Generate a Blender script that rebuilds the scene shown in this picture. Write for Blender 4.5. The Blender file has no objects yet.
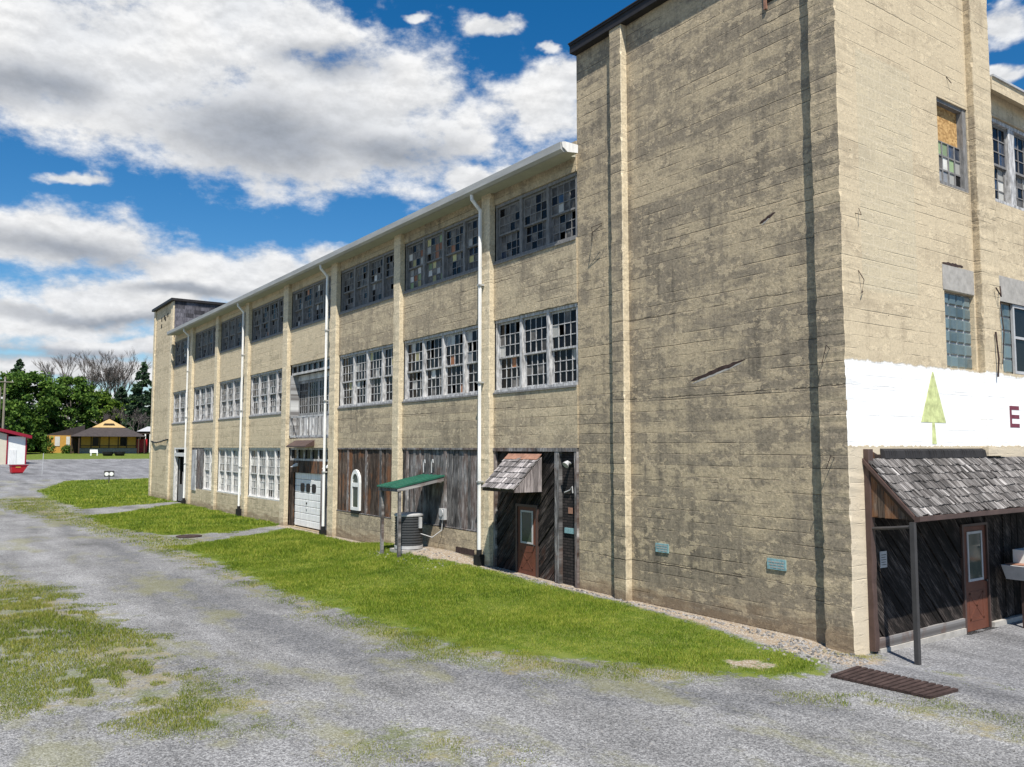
import bpy, bmesh, math, random
import numpy as np
from mathutils import Vector, Matrix, noise as mnoise
R = random.Random(7)
rad = math.radians
scene = bpy.context.scene
COL = scene.collection

# ------------------------------------------------------------------ ground height
def sst(t):
    t = np.clip(t, 0, 1); return t*t*(3-2*t)
def gz(x, y):
    x = np.asarray(x, float); y = np.asarray(y, float)
    h = 0.0308*np.sqrt(np.maximum(0, y-70)**2+9)-0.0308*3*(y > 70) - 0.0308*3*(y <= 70)
    h = np.where(y > 260, 0.0308*190+ (y-260)*0.004, h)
    h = h + 0.30*np.exp(-((y-16)/3.2)**4)*np.exp(-(np.minimum(x, 0)/2.1)**2)*(x < 6)
    h = h + 0.10*np.exp(-((y-12)/3.0)**2)*np.exp(-(np.minimum(x, 0)/1.6)**2)
    h = h - 0.10*sst((x+0.6)/1.0)*sst((1.5-y)/1.5)
    h = h - 0.05*sst((x-0.4)/3.0)*sst((1.5-y)/1.5)
    h = h + 0.012*np.sin(x*1.3+0.4*y)*np.sin(y*0.9-0.3*x)*sst((-x-0.6)/1.0)
    return h
def g1(x, y): return float(gz(x, y))

# ------------------------------------------------------------------ node helper
class NT:
    def __init__(s, name):
        s.m = bpy.data.materials.new(name); s.m.use_nodes = True
        s.t = s.m.node_tree; s.t.nodes.clear()
        s.out = s.t.nodes.new('ShaderNodeOutputMaterial')
    def n(s, typ, **kw):
        nd = s.t.nodes.new(typ)
        for k, v in kw.items(): setattr(nd, k, v)
        return nd
    def put(s, sock, v):
        if v is None: return
        if hasattr(v, 'is_linked') or isinstance(v, bpy.types.NodeSocket): s.t.links.new(v, sock)
        else:
            if isinstance(v, (tuple, list)) and len(v) == 3 and sock.type == 'RGBA': v = (*v, 1)
            sock.default_value = v
    def pos(s): return s.n('ShaderNodeNewGeometry').outputs['Position']
    def island(s): return s.n('ShaderNodeNewGeometry').outputs['Random Per Island']
    def map(s, v, loc=(0,0,0), rot=(0,0,0), sc=(1,1,1)):
        m = s.n('ShaderNodeMapping'); s.put(m.inputs['Vector'], v)
        m.inputs['Location'].default_value = loc; m.inputs['Rotation'].default_value = rot; m.inputs['Scale'].default_value = sc
        return m.outputs[0]
    def noise(s, v, scale, detail=4, rough=0.55, dist=0.0, color=False):
        m = s.n('ShaderNodeTexNoise'); s.put(m.inputs['Vector'], v)
        m.inputs['Scale'].default_value = scale; m.inputs['Detail'].default_value = detail
        m.inputs['Roughness'].default_value = rough; m.inputs['Distortion'].default_value = dist
        return m.outputs['Color' if color else 'Fac']
    def vor(s, v, scale, feature='F1', out='Distance', rnd=1.0):
        m = s.n('ShaderNodeTexVoronoi', feature=feature); s.put(m.inputs['Vector'], v)
        m.inputs['Scale'].default_value = scale; m.inputs['Randomness'].default_value = rnd
        return m.outputs[out]
    def ramp(s, f, a, b, lo=0.0, hi=1.0):
        m = s.n('ShaderNodeMapRange', interpolation_type='SMOOTHSTEP'); s.put(m.inputs[0], f)
        m.inputs[1].default_value = a; m.inputs[2].default_value = b; m.inputs[3].default_value = lo; m.inputs[4].default_value = hi
        return m.outputs[0]
    def lin(s, f, a, b, lo, hi):
        m = s.n('ShaderNodeMapRange'); s.put(m.inputs[0], f)
        m.inputs[1].default_value = a; m.inputs[2].default_value = b; m.inputs[3].default_value = lo; m.inputs[4].default_value = hi
        return m.outputs[0]
    def ma(s, op, a, b=None, c=None):
        m = s.n('ShaderNodeMath', operation=op); s.put(m.inputs[0], a); s.put(m.inputs[1], b); s.put(m.inputs[2], c)
        return m.outputs[0]
    def mix(s, f, a, b, mode='MIX'):
        m = s.n('ShaderNodeMix', data_type='RGBA', blend_type=mode); s.put(m.inputs[0], f)
        s.put(m.inputs[6], a); s.put(m.inputs[7], b); return m.outputs[2]
    def cramp(s, f, stops):
        m = s.n('ShaderNodeValToRGB'); s.put(m.inputs[0], f); e = m.color_ramp.elements
        while len(e) < len(stops): e.new(0.5)
        for el, (p, c) in zip(e, stops): el.position = p; el.color = (*c, 1)
        return m.outputs[0]
    def sep(s, v):
        m = s.n('ShaderNodeSeparateXYZ'); s.put(m.inputs[0], v); return m.outputs
    def attr(s, name):
        m = s.n('ShaderNodeAttribute', attribute_name=name); return m.outputs['Fac']
    def bump(s, h, strength=0.5, dist=0.02):
        m = s.n('ShaderNodeBump'); s.put(m.inputs['Height'], h); m.inputs['Strength'].default_value = strength
        m.inputs['Distance'].default_value = dist; return m.outputs[0]
    def bsdf(s, col, rough=0.8, spec=0.3, normal=None, metal=0.0, **kw):
        b = s.n('ShaderNodeBsdfPrincipled'); s.put(b.inputs['Base Color'], col); s.put(b.inputs['Roughness'], rough)
        s.put(b.inputs['Specular IOR Level'], spec); s.put(b.inputs['Metallic'], metal)
        if normal is not None: s.t.links.new(normal, b.inputs['Normal'])
        for k, v in kw.items(): s.put(b.inputs[k], v)
        s.t.links.new(b.outputs[0], s.out.inputs[0]); return s.m

def plain(name, c, rough=0.7, spec=0.3, var=0.15, sc=6.0, metal=0.0, island=0.0, stretch=(1,1,1), bump=0.0):
    t = NT(name); p = t.map(t.pos(), sc=stretch)
    f = t.noise(p, sc, 5, 0.6)
    k = t.lin(f, 0.25, 0.75, 1-var, 1+var)
    if island: k = t.ma('MULTIPLY', k, t.lin(t.island(), 0, 1, 1-island, 1+island))
    col = t.mix(1.0, c, t.n('ShaderNodeCombineColor').outputs[0], 'MULTIPLY')
    cc = t.n('ShaderNodeCombineColor')
    for i in range(3): t.put(cc.inputs[i], k)
    col = t.mix(1.0, c, cc.outputs[0], 'MULTIPLY')
    nm = t.bump(f, bump, 0.01) if bump else None
    return t.bsdf(col, rough, spec, nm, metal)

# ------------------------------------------------------------------ materials
def concrete(name, warm, grey, dark, thr=0.5, bandpaint=False, base_dirt=0.6, fine=1.0, stain=1.0, lines_=1.0, grain=1.0):
    t = NT(name); P = t.pos(); x, y, z = t.sep(P)
    n1 = t.noise(t.map(P, sc=(0.6, 0.6, 1.2)), 0.5, 7, 0.64, 0.5)
    n2 = t.noise(t.map(P, sc=(0.6, 0.6, 3.6)), 2.0, 4, 0.62)
    n3 = t.noise(P, 15, 4, 0.75)
    n4 = t.noise(t.map(P, sc=(1, 1, 1.4)), 3.3, 6, 0.74)
    drip = t.noise(t.map(P, sc=(3.2, 3.2, 0.22)), 1.3, 5, 0.62)
    # shutter boards: courses about 21 cm high, slightly out of true
    zz = t.ma('MULTIPLY_ADD', t.ma('SUBTRACT', n4, 0.5), 0.035, z)
    zb = t.ma('DIVIDE', zz, 0.25); bid = t.ma('FLOOR', zb); fr = t.ma('SUBTRACT', zb, bid)
    wn = t.n('ShaderNodeTexWhiteNoise', noise_dimensions='1D'); t.put(wn.inputs['W'], bid)
    wv = wn.outputs['Value']
    edge = t.ma('MULTIPLY', t.ma('MINIMUM', fr, t.ma('SUBTRACT', 1.0, fr)), 0.25)
    brk = t.noise(t.map(P, sc=(0.38, 0.38, 4.0)), 1.0, 6, 0.7)
    line = t.ma('MULTIPLY', t.ramp(edge, 0.015, 0.001), t.ramp(brk, 0.465, 0.56))
    # every board flakes on its own: shift the pattern from course to course
    ofs = t.n('ShaderNodeCombineXYZ'); sh = t.ma('MULTIPLY', wv, 9.0); t.put(ofs.inputs[0], sh); t.put(ofs.inputs[1], sh)
    vb = t.n('ShaderNodeVectorMath', operation='ADD'); t.put(vb.inputs[0], P); t.put(vb.inputs[1], ofs.outputs[0])
    nbd = t.noise(t.map(vb.outputs[0], sc=(0.40, 0.40, 1.6)), 1.7, 7, 0.66)
    f = t.ma('ADD', t.ma('ADD', t.ma('MULTIPLY', n1, 0.44), t.ma('MULTIPLY', nbd, 0.36)), t.ma('ADD', t.ma('MULTIPLY', drip, 0.20), t.lin(wv, 0, 1, -0.035, 0.035)))
    f1 = t.ramp(f, thr-0.045, thr+0.05)
    col = t.mix(f1, warm, grey)
    f2 = t.ramp(t.ma('ADD', t.ma('MULTIPLY', drip, 0.45), t.ma('MULTIPLY', n1, 0.55)), 0.54, 0.64)
    col = t.mix(t.ma('MULTIPLY', f2, 0.6*stain), col, dark)
    # pale flakes with sharp edges inside the grey skin, dark scabs inside the wash
    fl = t.ramp(t.ma('ADD', t.ma('MULTIPLY', n4, 0.6), t.ma('MULTIPLY', nbd, 0.4)), 0.535, 0.555)
    col = t.mix(t.ma('MULTIPLY', fl, 0.6), col, tuple(min(1, c*1.18) for c in warm))
    col = t.mix(t.ma('MULTIPLY', t.ramp(n4, 0.43, 0.40), 0.35*stain), col, dark)
    k = t.lin(n3, 0.25, 0.75, 1-0.34*grain, 1+0.32*grain); cc = t.n('ShaderNodeCombineColor')
    for i in range(3): t.put(cc.inputs[i], k)
    col = t.mix(1.0, col, cc.outputs[0], 'MULTIPLY')
    ft = t.ma('ADD', z, t.lin(n2, 0.3, 0.7, -0.25, 0.3))
    col = t.mix(t.ma('MULTIPLY', t.ramp(ft, 0.55, 0.05), base_dirt), col, (0.17, 0.115, 0.07))
    # a few long lift joints
    zc = t.ma('ADD', z, t.ma('MULTIPLY', t.ma('SUBTRACT', n4, 0.5), 0.10))
    dcr = t.ma('ABSOLUTE', t.ma('SUBTRACT', t.ma('FRACT', t.ma('MULTIPLY', zc, 0.52)), 0.5))
    crk = t.ma('MULTIPLY', t.ramp(dcr, 0.010, 0.002), t.ramp(t.noise(t.map(P, sc=(0.4, 0.4, 1)), 0.7, 5, 0.65), 0.50, 0.58))
    lines = t.ma('MAXIMUM', t.ma('MULTIPLY', line, 0.8), crk)
    col = t.mix(t.ma('MULTIPLY', lines, 0.78*lines_), col, tuple(c*0.35 for c in dark))
    pit = t.ma('MULTIPLY', t.ramp(t.vor(P, 3.1), 0.06, 0.03), t.ramp(t.noise(P, 0.9, 2), 0.5, 0.6))
    col = t.mix(pit, col, (0.05, 0.04, 0.03))
    hgt = t.ma('ADD', t.ma('MULTIPLY', n3, 0.42*grain), t.ma('ADD', t.ma('MULTIPLY', n4, 0.6), t.ma('ADD', t.ma('MULTIPLY', fl, 0.18), t.ma('MULTIPLY', lines, -0.8*lines_))))
    hgt = t.ma('ADD', hgt, t.ma('ADD', t.ma('MULTIPLY', pit, -0.6), t.ma('MULTIPLY', wv, 0.38*lines_)))
    if bandpaint:
        e = t.ma('MULTIPLY', t.ma('SUBTRACT', t.noise(t.map(P, sc=(3, 3, 0.8)), 2.0, 4, 0.6), 0.5), 0.16)
        m = t.ma('MULTIPLY', t.ramp(t.ma('ADD', z, e), 5.32, 5.27), t.ramp(t.ma('ADD', z, e), 3.67, 3.70))
        m = t.ma('MULTIPLY', m, t.ramp(t.noise(P, 7, 7, 0.7), 0.70, 0.66))
        wc = t.mix(t.ma('MULTIPLY', lines, 0.25), (0.84, 0.83, 0.805), (0.45, 0.43, 0.40))
        wc = t.mix(t.ma('MULTIPLY', f2, 0.2), wc, (0.70, 0.68, 0.64))
        col = t.mix(t.ma('MULTIPLY', t.ramp(z, 3.7, 3.6), 0.75), col, (0.60, 0.52, 0.40))
        px = t.ma('MULTIPLY', t.ma('MULTIPLY', t.ramp(x, 0.62, 0.66), t.ramp(x, 2.62, 2.58)), t.ma('MULTIPLY', t.ramp(z, 6.6, 6.7), t.ramp(z, 11.42, 11.38)))
        br = t.n('ShaderNodeTexBrick'); cv = t.n('ShaderNodeCombineXYZ'); t.put(cv.inputs[0], x); t.put(cv.inputs[1], z)
        t.put(br.inputs['Vector'], cv.outputs[0]); br.inputs['Scale'].default_value = 1.0
        br.inputs['Mortar Size'].default_value = 0.012; br.inputs['Brick Width'].default_value = 0.42; br.inputs['Row Height'].default_value = 0.21
        br.inputs['Color1'].default_value = (0.54, 0.47, 0.33, 1); br.inputs['Color2'].default_value = (0.46, 0.405, 0.29, 1); br.inputs['Mortar'].default_value = (0.58, 0.51, 0.38, 1)
        pc = t.mix(1.0, br.outputs['Color'], cc.outputs[0], 'MULTIPLY')
        col = t.mix(t.ma('MULTIPLY', px, 0.55), col, pc)
        col = t.mix(m, col, wc)
        hgt = t.ma('MULTIPLY', hgt, t.lin(m, 0, 1, 1.0, 0.45))
    nm = t.bump(hgt, 0.62*fine, 0.032)
    return t.bsdf(col, 0.92, 0.12, nm)

M = {}
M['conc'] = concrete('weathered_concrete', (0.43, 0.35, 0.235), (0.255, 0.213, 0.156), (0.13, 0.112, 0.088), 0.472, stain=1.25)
M['baynear'] = concrete('grimy_bay_concrete', (0.45, 0.373, 0.255), (0.32, 0.266, 0.19), (0.18, 0.153, 0.114), 0.49, stain=1.1)
M['bay'] = concrete('bay_concrete', (0.54, 0.45, 0.31), (0.42, 0.35, 0.24), (0.27, 0.225, 0.16), 0.53, stain=0.6, grain=0.7)
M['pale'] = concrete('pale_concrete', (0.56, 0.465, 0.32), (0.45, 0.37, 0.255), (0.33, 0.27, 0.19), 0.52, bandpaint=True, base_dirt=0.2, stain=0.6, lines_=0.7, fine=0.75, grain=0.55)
M['pil'] = concrete('pilaster_concrete', (0.60, 0.51, 0.36), (0.46, 0.385, 0.27), (0.32, 0.265, 0.185), 0.55, fine=0.8, stain=0.5, lines_=0.4)

def wood(name, c1, c2, c3, rot=0.0, axis='Y', rust=None, rustamt=0.0, rough=0.85):
    """aged boards: tone per board, grain along the board"""
    t = NT(name); P = t.pos(); isl = t.island()
    x, y, z = t.sep(P)
    a = y if axis == 'Y' else x
    cv = t.n('ShaderNodeCombineXYZ'); t.put(cv.inputs[0], a); t.put(cv.inputs[1], z); t.put(cv.inputs[2], t.ma('MULTIPLY', isl, 31.0))
    v = t.map(cv.outputs[0], rot=(0, 0, rot)) if rot else cv.outputs[0]
    gr = t.noise(t.map(v, sc=(22, 1.6, 1)), 1.6, 6, 0.68, 0.5)
    bl = t.noise(t.map(v, sc=(3, 1.1, 1)), 1.2, 4, 0.6)
    col = t.cramp(t.ma('ADD', t.ma('MULTIPLY', gr, 0.65), t.ma('MULTIPLY', bl, 0.35)), [(0.39, c3), (0.5, c1), (0.63, c2)])
    k = t.lin(isl, 0, 1, 0.45, 1.5); cc = t.n('ShaderNodeCombineColor')
    for i in range(3): t.put(cc.inputs[i], k)
    col = t.mix(1.0, col, cc.outputs[0], 'MULTIPLY')
    if rust:
        rm = t.ma('MULTIPLY', t.ramp(t.ma('ADD', t.noise(t.map(P, sc=(1.2, 1.2, 0.7)), 1.6, 5, 0.65), t.lin(isl, 0, 1, -0.12, 0.12)), 0.5, 0.62), rustamt)
        col = t.mix(rm, col, rust)
    nm = t.bump(gr, 0.6, 0.008)
    return t.bsdf(col, rough, 0.2, nm)
M['greywood'] = wood('grey_weathered_boards', (0.125, 0.118, 0.115), (0.38, 0.365, 0.355), (0.022, 0.02, 0.019), rust=(0.11, 0.05, 0.028), rustamt=0.4)
M['rustwood'] = wood('brown_weathered_boards', (0.075, 0.052, 0.04), (0.20, 0.16, 0.13), (0.02, 0.015, 0.013), rust=(0.20, 0.08, 0.03), rustamt=0.6)
M['darkwood'] = wood('dark_diagonal_boards', (0.017, 0.014, 0.013), (0.12, 0.10, 0.09), (0.006, 0.005, 0.005), rot=rad(-45), rust=(0.07, 0.03, 0.018), rustamt=0.4)
M['darkwoodR'] = wood('dark_porch_boards', (0.014, 0.011, 0.01), (0.095, 0.078, 0.068), (0.006, 0.005, 0.004), rot=rad(-45), axis='X')
M['gablewood'] = wood('gable_boards', (0.07, 0.052, 0.04), (0.16, 0.12, 0.09), (0.025, 0.02, 0.016), rust=(0.20, 0.085, 0.03), rustamt=0.6)
M['winwood'] = plain('peeling_window_paint', (0.40, 0.395, 0.39), 0.8, 0.2, 0.75, 7, stretch=(2, 2, 0.6), bump=0.3)
M['winwoodw'] = plain('white_window_paint', (0.56, 0.55, 0.53), 0.75, 0.2, 0.45, 8, stretch=(2, 2, 0.6), bump=0.3)
M['winwoodd'] = plain('bare_window_wood', (0.20, 0.195, 0.19), 0.85, 0.15, 0.4, 9, stretch=(2, 2, 0.6), bump=0.3)
M['peel'] = wood('peeling_door_boards', (0.36, 0.36, 0.36), (0.60, 0.60, 0.59), (0.13, 0.12, 0.115))
M['shingle'] = wood('weathered_shingles', (0.11, 0.10, 0.094), (0.38, 0.36, 0.345), (0.016, 0.014, 0.013), axis='X')
M['shingleL'] = wood('canopy_shingles', (0.22, 0.20, 0.195), (0.46, 0.43, 0.42), (0.05, 0.045, 0.044))
M['white'] = plain('white_gutter_paint', (0.74, 0.735, 0.71), 0.5, 0.35, 0.2, 2.5, stretch=(3, 3, 0.5))
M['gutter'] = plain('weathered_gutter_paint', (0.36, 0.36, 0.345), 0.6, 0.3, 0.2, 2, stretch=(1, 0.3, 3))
M['soffit'] = plain('soffit_paint', (0.42, 0.42, 0.35), 0.6, 0.3, 0.10, 3)
M['coping'] = plain('dark_coping_metal', (0.022, 0.02, 0.021), 0.6, 0.3, 0.3, 3)
M['roofing'] = plain('roof_felt', (0.028, 0.027, 0.028), 0.9, 0.2, 0.3, 2)
M['black'] = plain('black_plastic', (0.012, 0.012, 0.012), 0.6, 0.3, 0.3, 5)
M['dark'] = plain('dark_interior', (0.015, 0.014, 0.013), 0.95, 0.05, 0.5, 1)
M['doorred'] = plain('red_brown_door_paint', (0.125, 0.042, 0.024), 0.55, 0.35, 0.18, 4)
M['brownmetal'] = plain('brown_metal', (0.075, 0.047, 0.04), 0.5, 0.35, 0.3, 4)
M['steelgrey'] = plain('grey_painted_steel', (0.045, 0.042, 0.042), 0.5, 0.4, 0.25, 4)
M['rust'] = plain('rusted_iron', (0.05, 0.033, 0.029), 0.85, 0.2, 0.5, 9, bump=0.4)
M['rustorange'] = plain('rusted_flashing', (0.27, 0.145, 0.10), 0.8, 0.2, 0.45, 6)
M['greenroof'] = plain('green_metal_roof', (0.022, 0.11, 0.072), 0.5, 0.35, 0.3, 3)
M['acgrey'] = plain('condenser_grey', (0.045, 0.047, 0.05), 0.5, 0.4, 0.12, 5)
M['lightgrey'] = plain('light_grey_metal', (0.42, 0.42, 0.42), 0.5, 0.4, 0.15, 5)
M['padconc'] = plain('concrete_pad', (0.36, 0.34, 0.31), 0.9, 0.2, 0.25, 6, bump=0.4)
M['turq'] = plain('faded_turquoise_paint', (0.20, 0.34, 0.36), 0.6, 0.3, 0.35, 14)
M['treegreen'] = plain('pale_green_wall_paint', (0.53, 0.57, 0.27), 0.9, 0.1, 0.4, 7)
M['maroon'] = plain('maroon_lettering_paint', (0.17, 0.05, 0.07), 0.9, 0.1, 0.2, 9)
M['redpaint'] = plain('red_paint', (0.42, 0.012, 0.02), 0.45, 0.4, 0.12, 4)
M['redmetal'] = plain('dark_red_trim', (0.27, 0.012, 0.03), 0.5, 0.35, 0.12, 4)
M['cream'] = plain('cream_siding', (0.62, 0.56, 0.44), 0.7, 0.3, 0.06, 2)
M['whitewall'] = plain('white_siding', (0.78, 0.78, 0.74), 0.7, 0.3, 0.05, 2)
M['yellow'] = plain('yellow_station_paint', (0.46, 0.25, 0.05), 0.7, 0.3, 0.12, 2)
M['yellowlight'] = plain('pale_yellow_gable', (0.78, 0.53, 0.24), 0.7, 0.3, 0.10, 2)
M['stroof'] = plain('brown_shingle_roof', (0.055, 0.046, 0.044), 0.9, 0.2, 0.3, 2.5)
M['trimdark'] = plain('dark_brown_trim', (0.05, 0.03, 0.018), 0.7, 0.3, 0.2, 3)
M['stone'] = plain('grey_stone', (0.22, 0.21, 0.20), 0.9, 0.2, 0.35, 4, bump=0.5)
M['slate'] = wood('slate_cladding', (0.085, 0.082, 0.095), (0.15, 0.145, 0.16), (0.04, 0.04, 0.045), axis='X')
M['pole'] = plain('weathered_pole_wood', (0.22, 0.19, 0.155), 0.9, 0.1, 0.3, 4, stretch=(3, 3, 0.3))
M['osb'] = None
t = NT('strand_board'); P = t.pos(); v = t.vor(t.map(P, sc=(14, 14, 22)), 1.0, out='Color')
t.bsdf(t.mix(t.sep(v)[0], (0.30, 0.165, 0.06), (0.60, 0.38, 0.16)), 0.8, 0.2); M['osb'] = t.m
t = NT('dark_brick'); P = t.pos(); x, y, z = t.sep(P); cv = t.n('ShaderNodeCombineXYZ'); t.put(cv.inputs[0], y); t.put(cv.inputs[1], z)
br = t.n('ShaderNodeTexBrick'); t.put(br.inputs['Vector'], cv.outputs[0]); br.inputs['Scale'].default_value = 1
br.inputs['Brick Width'].default_value = 0.22; br.inputs['Row Height'].default_value = 0.075; br.inputs['Mortar Size'].default_value = 0.012
br.inputs['Color1'].default_value = (0.05, 0.04, 0.037, 1); br.inputs['Color2'].default_value = (0.022, 0.02, 0.02, 1); br.inputs['Mortar'].default_value = (0.012, 0.011, 0.011, 1)
t.bsdf(br.outputs['Color'], 0.9, 0.2, t.bump(br.outputs['Fac'], -0.8, 0.02)); M['dbrick'] = t.m

def glass(name, c, rough, dust=0.0, dustc=(0.35, 0.34, 0.32), spec=0.5):
    t = NT(name); P = t.pos(); isl = t.island()
    f = t.noise(P, 3.0, 6, 0.65)
    k = t.lin(isl, 0, 1, 0.6, 1.4); cc = t.n('ShaderNodeCombineColor')
    for i in range(3): t.put(cc.inputs[i], k)
    col = t.mix(1.0, c, cc.outputs[0], 'MULTIPLY')
    if dust: col = t.mix(t.ma('MULTIPLY', t.ramp(f, 0.4, 0.68), dust), col, dustc)
    return t.bsdf(col, t.lin(f, 0.3, 0.7, rough, rough+0.12), spec)
M['gdark'] = glass('dark_window_glass', (0.008, 0.008, 0.009), 0.08, 0.05, (0.1, 0.1, 0.1), spec=0.12)
M['gdust'] = glass('dusty_window_glass', (0.085, 0.08, 0.075), 0.35, 0.7, (0.25, 0.235, 0.215), 0.15)
M['gblue'] = glass('bluish_window_glass', (0.03, 0.045, 0.075), 0.05, 0.15, spec=0.5)
M['gcurt'] = glass('curtained_window_glass', (0.26, 0.26, 0.255), 0.12, 0.5, (0.14, 0.14, 0.14), 0.4)
M['gpaper'] = glass('papered_pane', (0.52, 0.51, 0.47), 0.4, 0.4, (0.35, 0.33, 0.3), 0.3)
M['gyel'] = glass('yellow_pane', (0.40, 0.36, 0.16), 0.4, 0.5, (0.25, 0.23, 0.15), 0.3)
M['gora'] = glass('orange_pane', (0.36, 0.14, 0.055), 0.4, 0.5, (0.2, 0.1, 0.06), 0.3)
M['ggrn'] = glass('green_pane', (0.28, 0.38, 0.20), 0.4, 0.4, (0.2, 0.22, 0.16), 0.3)
M['gblock'] = glass('glass_block', (0.10, 0.135, 0.14), 0.12, 0.5, (0.16, 0.20, 0.20), 0.5)
M['gdoor'] = glass('door_glass', (0.035, 0.05, 0.04), 0.08, 0.3, (0.09, 0.11, 0.07), 0.5)
PANES = ['gdark', 'gdust', 'gblue', 'gcurt', 'gpaper', 'gyel', 'gora', 'ggrn', 'dark']
PI = {k: i for i, k in enumerate(PANES)}

# ------------------------------------------------------------------ mesh helper
LOCALS = set()      # things whose parts are written in their own coordinates
class MB:
    """collects shapes; frame 'L': (along,depth,z)->(x=depth,y=along); 'R': x=along,y=depth; 'W': world"""
    def __init__(s, fr='W', off=0.0):
        s.v = []; s.f = []; s.mi = []; s.fr = fr; s.off = off
    def T(s, a, d, z):
        if s.fr == 'L': return (d+s.off, a, z)
        if s.fr == 'R': return (a, d+s.off, z)
        return (a, d, z)
    def raw(s, pts, faces, m=0):
        b = len(s.v); s.v += [s.T(*p) for p in pts]
        s.f += [tuple(b+i for i in f) for f in faces]; s.mi += [m]*len(faces)
    def hexa(s, p, m=0): s.raw(p, [(0,1,2,3), (7,6,5,4), (0,4,5,1), (1,5,6,2), (2,6,7,3), (3,7,4,0)], m)
    def box(s, a0, a1, d0, d1, z0, z1, m=0):
        s.hexa([(a0,d0,z0), (a1,d0,z0), (a1,d1,z0), (a0,d1,z0), (a0,d0,z1), (a1,d0,z1), (a1,d1,z1), (a0,d1,z1)], m)
    def quad(s, p, m=0): s.raw(p, [tuple(range(len(p)))], m)
    def prism(s, poly, d0, d1, m=0):
        """poly of (a,z) extruded in depth"""
        n = len(poly); pts = [(a, d0, z) for a, z in poly]+[(a, d1, z) for a, z in poly]
        s.raw(pts, [tuple(range(n)), tuple(range(2*n-1, n-1, -1))]+[(i, (i+1) % n, n+(i+1) % n, n+i) for i in range(n)], m)
    def prof(s, prof, a0, a1, m=0):
        """profile of (depth,z) extruded along"""
        n = len(prof); pts = [(a0, d, z) for d, z in prof]+[(a1, d, z) for d, z in prof]
        s.raw(pts, [tuple(range(n)), tuple(range(2*n-1, n-1, -1))]+[(i, (i+1) % n, n+(i+1) % n, n+i) for i in range(n)], m)
    def tube(s, pts, rr, seg=8, m=0, cap=True):
        pts = [Vector(p) for p in pts]; n = len(pts)
        if not hasattr(rr, '__len__'): rr = [rr]*n
        rings = []; up = Vector((0, 0, 1)); P = []
        for i in range(n):
            tg = (pts[min(i+1, n-1)]-pts[max(i-1, 0)]).normalized()
            u = tg.cross(up)
            if u.length < 1e-3: u = tg.cross(Vector((1, 0, 0)))
            u.normalize(); w = tg.cross(u)
            for k in range(seg):
                an = 2*math.pi*k/seg
                P.append(tuple(pts[i]+rr[i]*(math.cos(an)*u+math.sin(an)*w)))
        F = [(i*seg+k, i*seg+(k+1) % seg, (i+1)*seg+(k+1) % seg, (i+1)*seg+k) for i in range(n-1) for k in range(seg)]
        if cap: F += [tuple(range(seg-1, -1, -1)), tuple((n-1)*seg+k for k in range(seg))]
        s.raw(P, F, m)
    def lathe(s, c, prof, seg=24, m=0):
        P = []; n = len(prof)
        for r, z in prof:
            for k in range(seg):
                an = 2*math.pi*k/seg; P.append((c[0]+r*math.cos(an), c[1]+r*math.sin(an), c[2]+z))
        F = [(i*seg+k, i*seg+(k+1) % seg, (i+1)*seg+(k+1) % seg, (i+1)*seg+k) for i in range(n-1) for k in range(seg)]
        F += [tuple(range(seg-1, -1, -1)), tuple((n-1)*seg+k for k in range(seg))]
        s.raw(P, F, m)
    def rough(s, a0, a1, d0, d1, z0, z1, step=0.12, j=0.006, chip=0.04, cmax=0.07, m=0):
        """upright member with worn arrises (front is d0)"""
        n = max(2, int((z1-z0)/step)); P = []; cl = cr = 0.012
        for i in range(n+1):
            z = z0+(z1-z0)*i/n
            cl = R.uniform(0.03, cmax) if R.random() < chip else max(0.008, cl*0.5+R.uniform(0, 0.012))
            cr = R.uniform(0.03, cmax) if R.random() < chip else max(0.008, cr*0.5+R.uniform(0, 0.012))
            o = R.uniform(-j, j); q = R.uniform(-j, j)
            P += [(a0, d1, z), (a0+q, d0+cl, z), (a0+cl+q, d0+o, z), (a1-cr+q, d0+o, z), (a1+q, d0+cr, z), (a1, d1, z)]
        F = [(i*6+k, i*6+(k+1) % 6, (i+1)*6+(k+1) % 6, (i+1)*6+k) for i in range(n) for k in range(6)]
        F += [(5,4,3,2,1,0), tuple(n*6+k for k in range(6))]
        s.raw(P, F, m)
    def build(s, name, mats, parent=None, smooth=False, fix=True, matfn=None):
        me = bpy.data.meshes.new(name); me.from_pydata(s.v, [], s.f)
        if not isinstance(mats, (list, tuple)): mats = [mats]
        for x in mats: me.materials.append(x)
        me.polygons.foreach_set('material_index', s.mi)
        if smooth: me.polygons.foreach_set('use_smooth', [True]*len(s.f))
        me.update()
        if fix:
            bm = bmesh.new(); bm.from_mesh(me); bmesh.ops.recalc_face_normals(bm, faces=bm.faces); bm.to_mesh(me); bm.free()
        if matfn:
            for p in me.polygons: p.material_index = matfn(p)
        o = bpy.data.objects.new(name, me); COL.objects.link(o)
        if parent is not None:
            o.parent = parent
            if parent.type == 'EMPTY' and parent.name not in LOCALS: o.matrix_parent_inverse = Matrix.Translation(parent.location).inverted()
        return o

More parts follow.
